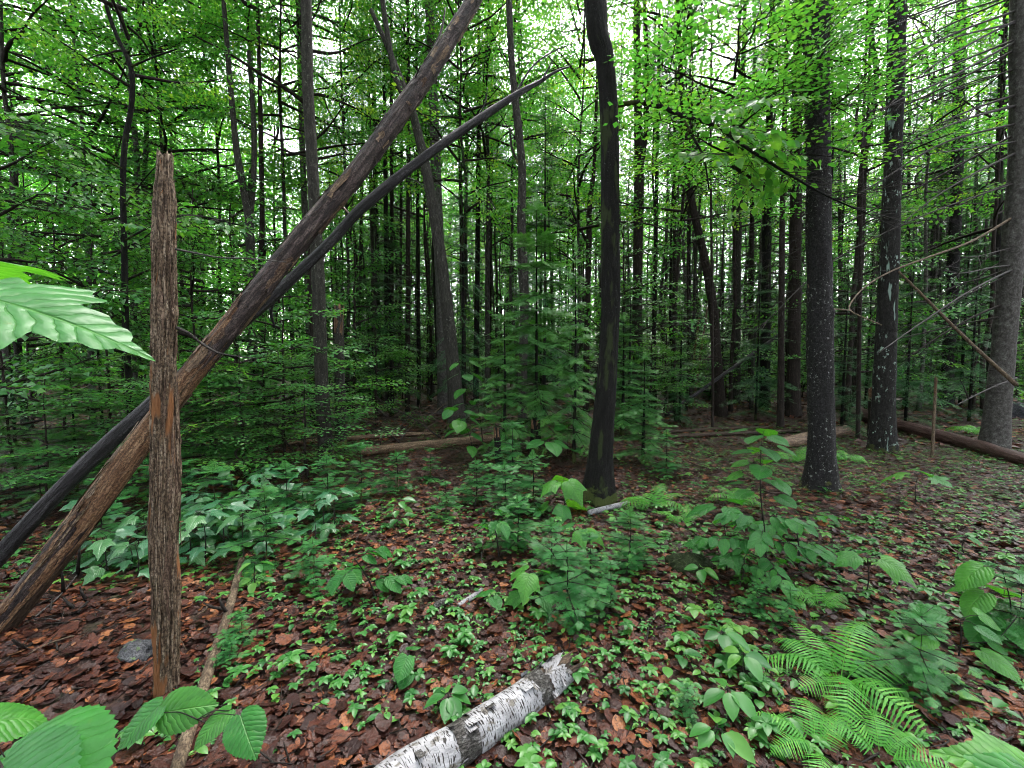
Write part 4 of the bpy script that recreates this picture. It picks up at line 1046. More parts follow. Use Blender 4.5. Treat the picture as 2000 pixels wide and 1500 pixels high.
# dead poles leaning or hung up between the trunks
def pole(label, a, e, Ya, Ye, w0, w1, mat, name='leaning_pole', mid=None, stubs=3):
    pts = [(*a, Ya, w0)] + ([(*mid, (Ya + Ye) / 2, (w0 + w1) / 2)] if mid else []) + [(*e, Ye, w1)]
    s = path_px(pts, 30); b = s[np.argmin(s[:, 2]), :3].copy(); b[2] = min(b[2], gz(b[0], b[1])) if False else b[2]
    t = thing(name, label, 'branch', b); mb = MB(); tube(mb, s[:, :3], s[:, 3], 10, .2); obj('trunk', mb.mesh('trunk', MAT[mat], origin=b), t); r = random.Random(label)
    for k in range(stubs):
        i = r.randrange(4, 26); d = norm(np.array([r.gauss(0, 1), r.gauss(0, .5), r.gauss(.2, .6)])); l = r.uniform(.15, .5)
        mb = MB(); tube(mb, np.array([s[i, :3], s[i, :3] + d * l * .5, s[i, :3] + d * l + [0, 0, -.04]]), [.012, .008, .003], 5); obj('branch_stub', mb.mesh('branch_stub', MAT['twig'], origin=b), t)
pole('thin dead pole slanting up to the black spruce trunk', (1300, 812), (1524, 652), 11.5, 12.5, 9, 7, 'log_dark')
pole('short dead pole slanting below the thin slanting pole', (1310, 740), (1400, 690), 14, 15, 8, 6, 'log_brown')
pole('broken brown limb hung up between the lichen streaked and light grey trunks', (1985, 752), (1755, 530), 7.2, 7.6, 13, 6, 'stick', 'hanging_branch', mid=(1880, 655), stubs=6)
pole('pale dead spar leaning inside the spruce stand', (1352, 800), (1382, 600), 15, 15.5, 7, 4, 'stick')
pole('orange dead spar leaning beside the pale one', (1340, 800), (1366, 620), 16, 16.5, 8, 4, 'log_inner')
pole('grey dead branch arching low beside the mossy foot trunk', (1985, 738), (1870, 790), 7.6, 6.9, 6, 3, 'twig_grey', 'hanging_branch', mid=(1930, 760))

# brush pile of dead sticks
br = random.Random(31)
for k in range(44):
    x = br.uniform(690, 900); y = br.uniform(800, 866); g = G(x, y); L = br.uniform(.5, 1.6); a = br.uniform(0, 6.28); e = br.uniform(.05, .75)
    d = np.array([math.cos(a) * math.cos(e), math.sin(a) * math.cos(e), math.sin(e)])
    mb = MB(); q = [g + [0, 0, -.02], g + d * L * .5 + [0, 0, br.uniform(-.02, .10)], g + d * L + [br.gauss(0, .1), 0, -.05]]
    tube(mb, spline(np.array(q), 8), np.linspace(br.uniform(.008, .02), .004, 8), 5, .2)
    for z in range(2):
        p0 = g + d * L * br.uniform(.4, .8); tube(mb, np.array([p0, p0 + np.array([br.gauss(0, .2), br.gauss(0, .2), br.uniform(0, .2)])]), [.005, .002], 4)
    o = obj('dead_stick', mb.mesh('dead_stick', MAT[br.choice(['twig_grey', 'twig', 'stick', 'log_red'])], origin=g)); o.location = g
    tag(o, 'bare dead stick tangled in the brush pile', 'stick', 'sticks of the brush pile')

# ------------------------------------------------------------------ overhanging limbs and dead branches of named trees
def find(label_start):
    return next(o for o in COL.objects if o.get('label', '').startswith(label_start))

def leafy_limb(t, pts, Y0, Y1, w0, w1, nspray, leaf, seed, maxleaf=150, L=.55, kind='twigleaf', mat='bark_dark', start=.25):
    org = np.array(t.location); limb, s = side_limb(t, org, pts, Y0, Y1, w0, w1, mat); r = random.Random(seed); cnt = 0; n = len(s)
    tw = MB()
    for k in range(nspray):
        f = start + (1 - start) * (k + r.random()) / nspray; i = min(n - 2, int(f * (n - 1))); o = s[i]; d = norm(s[i + 1] - s[i]); h = norm(np.array([d[0], d[1], 0]))
        a = r.choice([-1, 1]) * r.uniform(.3, 1.3); c, s_ = math.cos(a), math.sin(a); dd = np.array([h[0] * c - h[1] * s_, h[0] * s_ + h[1] * c, r.uniform(-.5, .15)]); R = rotm(dd, r.gauss(0, .3))
        sp = make_spray(r, L * r.uniform(.7, 1.3), leaf, .075, .35)
        for q0, q1 in sp[4]: tube(tw, np.array([q0, q1]) @ R.T + o, [.004, .0015], 3, caps=False)
        for p, ld, nn, z in zip(*sp[:4]):
            if cnt >= maxleaf: break
            place_leaf(limb, org, kind, p @ R.T + o, ld @ R.T, nn @ R.T, z, rnd=r); cnt += 1
    obj('twigs', tw.mesh('twigs', MAT['twig'], origin=org), limb)['kind'] = 'stuff'

D = find('dark leaning trunk')
leafy_limb(D, [(1200, 206), (1245, 200), (1290, 208), (1330, 225), (1395, 245), (1460, 290), (1540, 340), (1620, 385), (1700, 420)], 5.0, 4.1, 11, 3, 17, .11, 1, 240, start=.32, L=.8)
leafy_limb(D, [(1330, 225), (1355, 270), (1375, 310), (1385, 370)], 4.7, 4.5, 7, 3, 4, .12, 2, 60, L=.7)
put('', CROWN_UNDER[1], D, np.array(D.location), P(1430, 330, 4.9), 1.0, (1.05, .9, .42))
put('', CROWN_UNDER[2], D, np.array(D.location), P(1560, 300, 5.6), 2.0, (.9, .8, .45))
K = find('crooked thin black sapling')
leafy_limb(K, [(240, 330), (180, 300), (90, 260), (0, 240), (-60, 230)], 6.0, 4.2, 7, 3, 12, .09, 3, 180, L=.6)
leafy_limb(K, [(243, 470), (300, 440), (370, 420), (470, 440)], 6.0, 5.2, 6, 3, 7, .09, 4, 110, L=.5)

H_ = find('light grey trunk with mossy foot')
hr = random.Random(12); horg = np.array(H_.location)
for k in range(28):
    y0 = hr.uniform(-120, 640); x0 = 1988 - max(0, y0 - 350) * .06; ln = hr.uniform(160, 560) * (1 if y0 < 480 else .55); dr = hr.uniform(.16, .62)
    Y0 = horg[1]; Y1 = Y0 + hr.uniform(-2.2, .6)
    pts = [(x0, y0), (x0 - ln * .35, y0 + ln * dr * hr.uniform(.2, .42)), (x0 - ln * .7, y0 + ln * dr * hr.uniform(.6, .75)), (x0 - ln, y0 + ln * dr * hr.uniform(.8, 1.25))]
    o, s = side_limb(H_, horg, pts, Y0, Y1, hr.uniform(4, 8.5), 2.0, 'twig', 'dead_branch', 5)
    mb = MB(); n = len(s)
    for q in range(hr.randint(5, 10)):
        i = hr.randrange(4, n - 1); d = norm(s[min(i + 1, n - 1)] - s[i - 1]); a = hr.choice([-1, 1]) * hr.uniform(.4, .9); c, s_ = math.cos(a), math.sin(a)
        dd = np.array([d[0] * c - d[1] * s_ * .6, d[1] * c + d[0] * s_ * .6, d[2] + d[0] * s_ * hr.choice([-.7, .7])]); l = hr.uniform(.15, .55)
        tube(mb, np.array([s[i], s[i] + dd * l * .5 + [0, 0, -.01], s[i] + dd * l + [0, 0, -.05]]), [.007, .005, .0022], 3, caps=False)
    obj('twigs', mb.mesh('twigs', MAT['twig'], origin=horg), o)['kind'] = 'stuff'
side_limb(H_, horg, [(1985, 420), (1900, 470), (1820, 500), (1740, 530), (1690, 560), (1663, 590), (1660, 606), (1682, 618), (1722, 635)], horg[1], 5.6, 8, 3, 'stick', 'dead_branch')
side_limb(H_, horg, [(1990, 520), (1900, 565), (1800, 630), (1715, 690)], horg[1], 6.2, 7, 3, 'twig_grey', 'dead_branch')
side_limb(H_, horg, [(1660, 606), (1620, 602), (1590, 592), (1578, 555)], 5.6, 5.1, 4, 2, 'stick', 'dead_branch')

# ------------------------------------------------------------------ understory saplings with leafy sprays
def sapling(label, base, Htot, idx, cs=1.0, bark_='bark_brown', w=8, Y=None, czf=.25, lean=0.0, group=None, name='beech_sapling'):
    b = G(*base)
    if Y: b = np.array([b[0] * Y / b[1], Y, gz(b[0] * Y / b[1], Y)])
    t = thing(name, label, 'sapling', b, group); r = random.Random(label + str(base)); n = 16; rad = wr(base[0], w, b[1])
    z = np.linspace(-.05, Htot, n); px_ = np.cumsum([r.gauss(lean, .08) for _ in range(n)]) * Htot / n; py_ = np.cumsum([r.gauss(0, .06) for _ in range(n)]) * Htot / n
    pth = np.stack([px_ - px_[0], py_ - py_[0], z], 1); mb = MB(); tube(mb, spline(pth, 40), np.linspace(rad, rad * .25, 40), 8, .12, flare=.2)
    obj('trunk', mb.mesh('trunk', MAT[bark_]), t); zc = Htot * czf; k = int(czf * (n - 1))
    put('', CROWN_UNDER[idx % 4], t, b, b + pth[k], r.uniform(0, 6.28), (cs, cs, (Htot - zc) / 3.2 * 1.05))
    return t

for a in [
    ('leafy sapling growing behind the foot of the charcoal log', (30, 960), 4.2, 0, 1.15), ('leafy sapling with drooping sprays behind the snag', (215, 905), 4.2, 1, 1.05),
    ('tall leafy sapling between the snag and the forked grey trunk', (395, 872), 4.6, 2, 1.05), ('slim leafy sapling before the slim dark grey trunk', (556, 912), 2.9, 3, .95),
    ('leafy sapling in front of the snapped stub', (520, 880), 2.2, 0, .9), ('wide leafy sapling beneath the crooked black sapling', (130, 870), 5.0, 3, 1.1),
    ('small leafy sapling beside the poles of the middle stand', (735, 830), 2.2, 1, .85), ('low leafy sapling by the twin thin trunks', (1268, 826), 2.0, 2, .8),
    ('leafy sapling in the stand beyond the twin thin trunks', (1300, 806), 2.4, 1, .9), ('leafy sapling behind the slim trunk with rust coloured scar', (470, 835), 6.0, 2, 1.4),
    ('leafy sapling far behind the charcoal log', (60, 838), 6.5, 1, 1.5), ('leafy sapling beyond the wide leafy one', (250, 828), 6.5, 0, 1.5),
    ('tall thin sapling in the gap behind the leaning logs', (690, 822), 5.5, 3, 1.2), ('leafy sapling right behind the black leaning trunk', (1215, 822), 5.0, 0, 1.2),
    ('low bright leafy shrub before the dense evergreen', (335, 945), 1.5, 1, .75), ('low bright leafy shrub beside the drooping evergreen', (480, 935), 1.7, 2, .8), ('low leafy shrub between the charcoal log and the evergreens', (95, 990), 1.4, 3, .75),
    ('low leafy shrub beside the foot of the slim dark grey trunk', (600, 935), 1.3, 0, .7), ('leafy sapling spreading behind the speckled trunk', (1655, 815), 5.5, 2, 1.3), ('leafy sapling beyond the pale topped trunk', (1900, 800), 5.5, 3, 1.3),
]:
    sapling(*a)
# saplings of the wood behind, told apart only by where they stand
ur = random.Random(17); k = 0
for (n, x0, x1, y0, y1, lab, grp) in ((22, -1.3, -.25, 9.5, 30, 'bushy green sapling in the leafy wood beyond the leaning logs', 'saplings beyond the leaning logs'),
                                      (22, -.25, .5, 16, 32, 'green sapling glimpsed between the far poles', 'saplings between the far poles'),
                                      (32, .45, 1.3, 14, 32, 'green sapling low among the dense spruces', 'saplings among the spruces')):
    for _ in range(n):
        y = ur.uniform(y0, y1); x = y * ur.uniform(x0, x1); b = np.array([x, y, gz(x, y)]); Ht = ur.uniform(2.5, 7.0) if x0 < -1 else ur.uniform(1.5, 5.0)
        t = thing('sapling', lab, 'sapling', b, grp); mb = MB(); tube(mb, spline(np.array([[0, 0, -.1], [ur.gauss(0, .15), 0, Ht * .5], [ur.gauss(0, .3), 0, Ht]]), 10), np.linspace(.022, .006, 10), 6)
        obj('trunk', mb.mesh('trunk', MAT['bark_brown']), t); s = ur.uniform(.9, 1.5)
        put('', CROWN_UNDER[k % 4], t, b, b + [0, 0, Ht * .1], ur.uniform(0, 6.28), (s, s, Ht / 3.2)); k += 1

# ------------------------------------------------------------------ firs
def fir(label, base, Ht, var, kind='FIR', sx=1.0, w=9, name='fir_tree', Y=None, group=None):
    b = G(*base)
    if Y: b = np.array([b[0] * Y / b[1], Y, gz(b[0] * Y / b[1], Y)])
    S, h0, nm = {'FIR': (FIR, 3.4, 'needles'), 'YOUNG': (FIR_YOUNG, .85, 'needles'), 'HEM': (HEMLOCK, 5.0, 'needles')}[kind]
    t = thing(name, label, 'fir', b, group); mb = MB(); rad = wr(base[0], w, b[1])
    tube(mb, spline(np.array([[0, 0, -.05], [.01, 0, Ht * .5], [0, 0, Ht * .98]]), 14), np.linspace(rad, rad * .15, 14), 8, .1, flare=.2); obj('trunk', mb.mesh('trunk', MAT['bark_dark']), t)
    r = random.Random(label); f = Ht / h0; put('', S[var % len(S)], t, b, b, r.uniform(0, 6.28), (f * sx, f * sx, f), ('branches', nm))

for a in [
    ('full dark fir with layered sprays beside the black leaning trunk', (1046, 880), 4.0, 0, 'FIR', .82), ('fir with mossy stub foot before the ground log end', (985, 905), 2.5, 1, 'FIR', .62),
    ('thin stemmed fir close beside the black leaning trunk', (1121, 903), 3.2, 1, 'FIR', .45), ('low spreading fir on the far side of the black leaning trunk', (1255, 905), 1.6, 0, 'FIR', .95),
    ('tall black evergreen rising behind the layered fir', (1062, 832), 7.2, 0, 'HEM', .6), ('tall dark evergreen behind the greenish scaly trunk', (905, 822), 6.4, 1, 'HEM', .55),
    ('dark evergreen among the middle poles', (765, 812), 5.4, 0, 'HEM', .8), ('drooping evergreen under the leaning logs', (415, 915), 1.9, 1, 'FIR', 1.3),
    ('dense evergreen behind the snag', (285, 905), 1.7, 0, 'FIR', .9), ('shadowy evergreen at the foot of the leaning logs', (150, 960), 1.6, 1, 'FIR', 1.0),
    ('dark evergreen behind the charcoal log', (-20, 965), 1.7, 0, 'FIR', .9), ('half hidden evergreen between the saplings', (500, 868), 2.6, 0, 'FIR', 1.1),
    ('young evergreen in the lit gap by the pale topped trunk', (1765, 800), 4.5, 1, 'HEM', .8), ('young evergreen between the speckled and lichen streaked trunks', (1690, 806), 4.8, 0, 'HEM', .8),
    ('dark evergreen at the foot of the twin thin trunks', (1215, 850), 2.4, 1, 'FIR', .9), ('tall evergreen beneath the crooked black sapling', (30, 870), 4.5, 1, 'HEM', .7),
    ('black evergreen against the leafy wood behind the snag', (200, 850), 4.0, 0, 'HEM', .7),
]:
    fir(*a)
yf = [((1040, 1000), 120, 'knee high fir before the layered fir'), ((1105, 1205), 150, 'bright young fir in the middle of the seedlings'), ((1190, 1195), 100, 'small fir beside the bright young fir'),
      ((1228, 1118), 130, 'young fir behind the mossy stone'), ((612, 1142), 95, 'little fir at the edge of the maple seedlings'), ((705, 985), 120, 'low fir before the splintered log end'),
      ((775, 965), 85, 'low fir beside the thin dark ground branch'), ((470, 1262), 75, 'tiny fir beside the tan stick'), ((520, 1100), 150, 'bushy young fir among the maple seedlings'),
      ((985, 1010), 110, 'spreading little fir behind the bright maple seedling'), ((1790, 1345), 170, 'feathery young fir beside the big fern'), ((1540, 1235), 90, 'wispy young fir above the big fern'),
      ((1340, 1400), 70, 'tiny fir near the birch log end'), ((420, 1050), 150, 'young fir shaded under the leaning logs'), ((200, 1090), 160, 'young fir behind the lower charcoal log'),
      ((80, 1010), 150, 'young fir growing behind the charcoal log foot'), ((640, 1010), 120, 'young fir behind the maple seedlings'), ((870, 1010), 70, 'tiny fir near the dark ground branch'),
      ((1010, 1075), 110, 'young fir behind the tall striped seedling'), ((450, 1300), 60, 'seedling fir by the stick'), ((840, 935), 60, 'small fir in front of the dark fallen log'),
      ((1480, 1200), 70, 'seedling fir before the broad leaved seedlings'), ((1985, 1260), 160, 'young fir in shade at the edge of the clearing'), ((330, 1010), 170, 'young fir behind the snag'),
      ((1300, 930), 90, 'low fir beyond the fern patch'), ((1075, 1130), 120, 'bushy little fir behind the bright young fir'), ((1150, 1150), 110, 'little fir close to the bright maple seedling'), ((930, 985), 90, 'little fir beside the hobblebush'), ((560, 1010), 110, 'little fir behind the glossy maple patch'), ((1000, 945), 120, 'bushy fir under the layered fir')]
for k, (px, hp, lab) in enumerate(yf):
    fir(lab, px, hp / F * G(*px)[1] * 1.05, k, 'YOUNG', 1.15, 4, 'young_fir')

er = random.Random(23)
for k, (xp, Y_, Ht, lab) in enumerate(((1650, 9.5, 3.6, 'evergreen with flat green sprays beside the speckled trunk'), (1775, 10.5, 4.4, 'evergreen with flat green sprays past the lichen streaked trunk'), (1330, 11.0, 3.2, 'evergreen in the stand near the leaning thin pole'),
        (1480, 11.5, 4.0, 'evergreen half hidden by the black spruce trunk'), (1900, 11.0, 4.5, 'evergreen behind the hanging broken limb'), (1230, 10.0, 3.4, 'evergreen tucked behind the twin thin trunks'))):
    q = P(xp, 700, Y_); b = np.array([q[0], Y_, gz(q[0], Y_)]); f = Ht / 5.0; t = thing('fir_tree', lab, 'fir', b); mb = MB()
    tube(mb, np.array([[0, 0, -.1], [0, 0, Ht * .5], [0, 0, Ht * .97]]), [.035, .025, .006], 7); obj('trunk', mb.mesh('trunk', MAT['bark_dark']), t)
    put('', HEMLOCK[k % 2], t, b, b, er.uniform(0, 6.28), (f * .9, f * .9, f), ('branches', 'needles'))
for k in range(36):
    y = er.uniform(13, 30); x = y * er.uniform(-.5, 1.25); b = np.array([x, y, gz(x, y)]); Ht = er.uniform(3, 8); f = Ht / 5.0
    t = thing('fir_tree', 'shadowy evergreen standing deep among the thin trunks', 'fir', b, 'evergreens deep in the wood'); mb = MB()
    tube(mb, np.array([[0, 0, -.1], [0, 0, Ht * .5], [0, 0, Ht * .97]]), [.05, .035, .008], 7); obj('trunk', mb.mesh('trunk', MAT['bark_dark']), t)
    put('', HEMLOCK[k % 2], t, b, b, er.uniform(0, 6.28), (f * .85, f * .85, f), ('branches', 'needles'))

# ------------------------------------------------------------------ ferns
def frond_mesh(seed, curl=.5):
    r = random.Random(seed); mb = MB(); n = 22; t = np.linspace(0, 1, 30); ang = 1.2 - (1.35 + curl) * t
    st = np.stack([np.zeros(30), np.cos(ang), np.sin(ang)], 1) / 30; rach = np.cumsum(st, axis=0)
    tube(mb, rach, np.linspace(.006, .0015, 30), 4, tint=.7, caps=False)
    for i in range(n):
        f = .14 + .86 * i / n; q = f * 29; a = min(int(q), 28); o = rach[a] + (rach[a + 1] - rach[a]) * (q - a); d = norm(rach[a + 1] - rach[a]); up = norm(np.cross(np.array([1.0, 0, 0]), d))
        L = .235 * math.sin(math.pi * min(1, .16 + f * .86)) ** .75 + .008
        for sg in (-1, 1):
            pd = norm(np.array([sg, 0, 0]) + d * r.uniform(.18, .32) - up * r.uniform(.05, .30)); m = 8; V = []; wd = .0175 * (1 - .4 * f)
            for k in range(m + 1):
                u = k / m; c = o + pd * L * u - up * .05 * L * u * u * 4; w = wd * (1 - u ** 1.6) * (1.0 if k % 2 else .52) + .001
                V += [c - d * w, c + d * w]
            Q = [[2 * k, 2 * k + 1, 2 * k + 3, 2 * k + 2] for k in range(m)]; mb.add(V, None, Q, min(1, max(0, r.gauss(.45, .16) + .2 * f)), V)
    return mb.mesh('frond', MAT['fern'])
FROND = [frond_mesh(i, .25 + .3 * i) for i in range(4)]

def fern(label, base, L, azs, seed=0, group=None):
    b = G(*base); t = thing('fern', label, 'fern', b, group); r = random.Random(seed + base[0])
    for a in azs:
        l = L * r.uniform(.8, 1.15); tilt = r.gauss(0, .15); c, s_ = math.cos(a), math.sin(a)
        Y = np.array([c, s_, 0]); Z = np.array([0, 0, 1.0]); X = np.cross(Y, Z); R = np.stack([X, Y, Z], 1)
        M = Matrix(R.tolist()).to_4x4() @ Matrix.Rotation(r.gauss(0, .25), 4, 'Y') @ Matrix.Rotation(tilt, 4, 'X') @ Matrix.Diagonal((l, l, l, 1))
        M.translation = Vector((c * .01, s_ * .01, 0)); obj('frond', r.choice(FROND), t, M=M)
fern('big bright fern with arching fronds', (1640, 1345), .47, [2.7, 2.2, 1.75, 1.2, .65, .15, 3.4, 4.1, -.6, -1.2, 2.0], 1)
fern('bright fern below the big fern', (1590, 1475), .33, [2.6, 1.9, 1.2, .5, 3.3, 4.2], 2)
fern('fern with narrow fronds at the foot of the big fern', (1720, 1490), .30, [.3, 1.0, 1.8, 2.6, -.4], 3)
fern('fern patch beside the black trunk foot', (1275, 995), .42, [.2, .9, 1.6, 2.3, 3.0, -.4, 3.6], 4)
fern('fern behind the broad leaved seedlings', (1440, 985), .40, [.2, 1.1, 2.0, 2.9, -.4], 5)
fern('small fern by the short log end', (1545, 905), .50, [.3, 1.0, 1.9, 2.7, -.3], 6)
fern('fern by the speckled trunk foot', (1655, 905), .45, [.4, 1.3, 2.2, 2.9, -.3], 7)
fern('fern clump before the reddish log', (1905, 850), .55, [.4, 1.3, 2.2, 2.9, -.3, 3.6], 8)
fern('small fern near the feathery young fir', (1600, 1190), .24, [.3, 1.0, 1.8, 2.6, -.3], 9)
fern('yellowish fern behind the mossy stone', (1335, 1030), .30, [.3, 1.2, 2.0, 2.8], 10)

# ------------------------------------------------------------------ broad leaved seedlings, every leaf a part
def stem_part(t, org, pts, r0, r1, name='stem', mat='twig'):
    mb = MB(); s = spline(np.array(pts), max(6, 4 * len(pts))); tube(mb, s, np.linspace(r0, r1, len(s)), 6); return obj(name, mb.mesh(name, MAT[mat], origin=org), t)

def seedling(label, base, H, kind, size, tiers, per, spread=.12, lean=(0, 0), name='seedling', cat='seedling', seed=0, group=None, down=.25, pair=False):
    b = G(*base); t = thing(name, label, cat, b, group); r = random.Random(label + str(seed)); top = b + [lean[0] * H, lean[1] * H, H]
    stem_part(t, b, [b - [0, 0, .02], b + [lean[0] * H * .3 + r.gauss(0, .015), lean[1] * H * .3, H * .5], top], .004 + .004 * H, .002)
    for k in range(tiers):
        f = 1.0 if tiers == 1 else .35 + .65 * k / (tiers - 1); o = b + (top - b) * f; n = per if k < tiers - 1 else per
        a0 = r.uniform(0, 6.28) + k * 1.4
        for j in range(n):
            a = a0 + j * 6.283 / n + r.gauss(0, .25); l = spread * (1.25 - .5 * f) * r.uniform(.6, 1.2); h = np.array([math.cos(a), math.sin(a), 0])
            q = o + h * l + [0, 0, l * r.uniform(-.05, .45)]
            stem_part(t, b, [o, (o + q) / 2 + [0, 0, .01], q], .0022, .0014, 'leaf_stalk')
            place_leaf(t, b, kind, q, h + np.array([0, 0, -r.uniform(.05, down)]), np.array([r.gauss(0, .2), r.gauss(0, .2) - .12, 1]) + h * .15, size * r.uniform(.72, 1.15), rnd=r)
    return t

def beech(label, base, H, size, branches, seed=0, nleaf=7, L=.34, kind='beech', cat='seedling'):
    """a seedling with flat sprays of toothed leaves"""
    b = G(*base); t = thing('beech_seedling', label, cat, b); r = random.Random(label); top = b + [r.gauss(0, .05), r.gauss(0, .05), H]
    stem_part(t, b, [b - [0, 0, .02], (b + top) / 2 + [.02, 0, 0], top], .007, .003)
    for k in range(branches):
        f = .3 + .7 * (k + .5) / branches; o = b + (top - b) * f; a = k * 2.4 + r.uniform(-.4, .4); h = np.array([math.cos(a), math.sin(a), 0]); l = L * (1.15 - .5 * f) * r.uniform(.8, 1.2); e = o + h * l + [0, 0, l * r.uniform(-.15, .3)]
        stem_part(t, b, [o, (o + e) / 2 + [0, 0, .02], e], .003, .0014, 'branch'); n = nleaf
        for j in range(n):
            u = .25 + .75 * j / (n - 1); sg = 0 if j == n - 1 else (1 if j % 2 else -1); aa = a + sg * r.uniform(.6, .95); p = o + (e - o) * u + [0, 0, .02 * math.sin(u * 3)]
            place_leaf(t, b, kind, p, np.array([math.cos(aa), math.sin(aa), -r.uniform(.1, .5)]), np.array([r.gauss(0, .22), r.gauss(0, .22) - .1, 1]), size * r.uniform(.7, 1.15), rnd=r)
    return t

beech('broad beech seedling with layered toothed leaves beside the mossy stone', (1490, 1148), .52, .105, 11, nleaf=9, L=.42)
beech('beech seedling behind the layered one with glossy leaves', (1560, 1120), .40, .105, 6, nleaf=7, L=.38)
beech('low beech seedling before the layered one', (1440, 1150), .24, .10, 4, nleaf=6, L=.26)
seedling('goosefoot leaved maple seedling over the mossy stone', (1420, 1120), .50, 'goose', .19, 2, 3, .10, (-.1, 0))
seedling('tall seedling with tiered leaves before the speckled trunk', (1490, 1015), .80, 'heart', .19, 5, 4, .16, (-.05, 0))
seedling('striped maple seedling with bright drooping leaves before the layered fir', (1100, 1012), .38, 'goose', .26, 2, 3, .13, (0, 0), down=.5)
seedling('bright maple seedling in the small firs', (1130, 1100), .28, 'goose', .15, 1, 4, .08)
seedling('hobblebush with pale leaves reaching from the dark firs', (925, 905), .78, 'heart', .22, 4, 3, .22, (-.3, 0), down=.6)
seedling('hobblebush with drooping pale leaves before the scaly trunk', (945, 880), 1.45, 'heart', .20, 5, 3, .22, (-.25, 0), down=.5)
seedling('hobblebush with big dark round leaves before the low black stump', (1070, 925), .42, 'heart', .28, 1, 4, .16)
seedling('round leaved hobblebush next to the black leaning trunk', (1110, 900), .55, 'heart', .18, 2, 3, .14)
beech('toothed seedling with long leaves before the white birch twig', (735, 1170), .30, .13, 4, nleaf=6, L=.24)
beech('drooping toothed seedling behind the striped one', (975, 1090), .40, .12, 4, nleaf=6, L=.26)
seedling('heart leaved seedling beside the white birch twig', (960, 1200), .12, 'heart', .11, 1, 2, .05)
seedling('three leaved bright maple seedling beside the birch twig', (1035, 1185), .22, 'goose', .16, 2, 3, .07)
seedling('small toothed seedling above the birch log', (800, 1322), .12, 'heart', .10, 2, 2, .04)
seedling('star shaped leafy seedling touching the birch log', (875, 1395), .09, 'small', .11, 1, 7, .02)
seedling('star shaped seedling under the broad leaved seedlings', (1368, 1145), .12, 'small', .12, 1, 7, .02)
seedling('star shaped seedling before the big fern', (1410, 1280), .12, 'small', .12, 1, 7, .02)
seedling('star shaped seedling to the side of the big fern', (1450, 1325), .12, 'small', .12, 2, 5, .02)
seedling('oval leaved seedling near the tiny fir', (1420, 1390), .10, 'small', .13, 1, 5, .03)
seedling('oval leaved seedling before the lower fern', (1400, 1470), .10, 'small', .11, 1, 6, .03)
seedling('three lobed maple seedling before the broad leaved seedlings', (1690, 1165), .26, 'goose', .17, 1, 3, .10)
seedling('yellow green maple leaf seedling beyond the young fir', (1790, 985), .32, 'sugar', .25, 1, 3, .16)
seedling('broad leaved shrub with overlapping smooth leaves at the edge of the clearing', (1965, 1260), .40, 'heart', .17, 3, 4, .12, (0, .1), down=.6)
seedling('low shrub with smooth round leaves beside the overlapping one', (1870, 1290), .22, 'heart', .13, 2, 4, .12)
seedling('seedling with smooth pointed leaves in the bare litter', (1885, 1085), .15, 'heart', .10, 1, 4, .05)
seedling('whorled seedling beside the dark ground branch', (780, 1030), .25, 'small', .12, 3, 5, .05)
seedling('whorled seedling by the stick end', (500, 1150), .18, 'small', .11, 2, 5, .04)
# maple seedlings: the glossy patch behind the snag
mr = random.Random(77)
for k in range(34):
    x = mr.uniform(365, 660); y = mr.uniform(985, 1110) - (x - 365) * .12; 
    seedling('glossy bluish maple seedling in the patch behind the snag', (x, y), mr.uniform(.22, .42), 'redm', mr.uniform(.11, .16), 2, 3, .09, seed=k, group='maple seedlings behind the snag', name='maple_seedling')
for k in range(10):
    x = mr.uniform(170, 300); y = mr.uniform(1040, 1130)
    seedling('green maple seedling between the snag and the leaning logs', (x, y), mr.uniform(.18, .32), 'redm', mr.uniform(.12, .16), 2, 3, .09, seed=100 + k, group='maple seedlings under the logs', name='maple_seedling')

# near leaves hanging into the view from shrubs at the camera's feet
def leaf_between(t, org, kind, a, e, nrm, i=0):
    A, E = P(*a), P(*e); d = E - A; o = place_leaf(t, org, kind, A, d, np.array(nrm), np.linalg.norm(d)); o.data = LEAF[kind][i]; return A
def near_plant(label, base, leaves, name='maple_sapling', cat='sapling', hub=None, w=.006):
    b = np.array([base[0], base[1], gz(*base)]); t = thing(name, label, cat, b); hubp = P(*hub) if hub else None
    if hub: stem_part(t, b, [b - [0, 0, .03], b * .4 + hubp * .6 + [.03, 0, 0], hubp], w, w * .6)
    for (kind, a, e, nrm, i) in leaves:
        A = leaf_between(t, b, kind, a, e, nrm, i)
        if hub: stem_part(t, b, [hubp, (hubp + A) / 2 + [0, 0, .015], A], .0022, .0016, 'leaf_stalk')
    return t
near_plant('maple sapling holding one huge pale lobed leaf near the snag', (-.95, .55), [('sugar', (-50, 575, .56), (300, 656, .62), (-.12, -.44, .89), 0), ('sugar', (-70, 505, .62), (22, 522, .75), (.2, -.3, .9), 1)], hub=(-90, 600, .62), w=.008)
near_plant('hobblebush with large crinkled leaf in the dead leaves before the snag', (-1.0, .95), [('heart', (-70, 1550, 1.12), (105, 1520, 1.04), (-.1, -.25, .95), 0), ('heart', (10, 1480, 1.2), (112, 1560, 1.0), (.3, -.4, .8), 1), ('heart', (-50, 1415, 1.30), (104, 1378, 1.42), (0, -.35, .93), 2)], 'hobblebush', 'shrub', hub=(-40, 1415, 1.2))
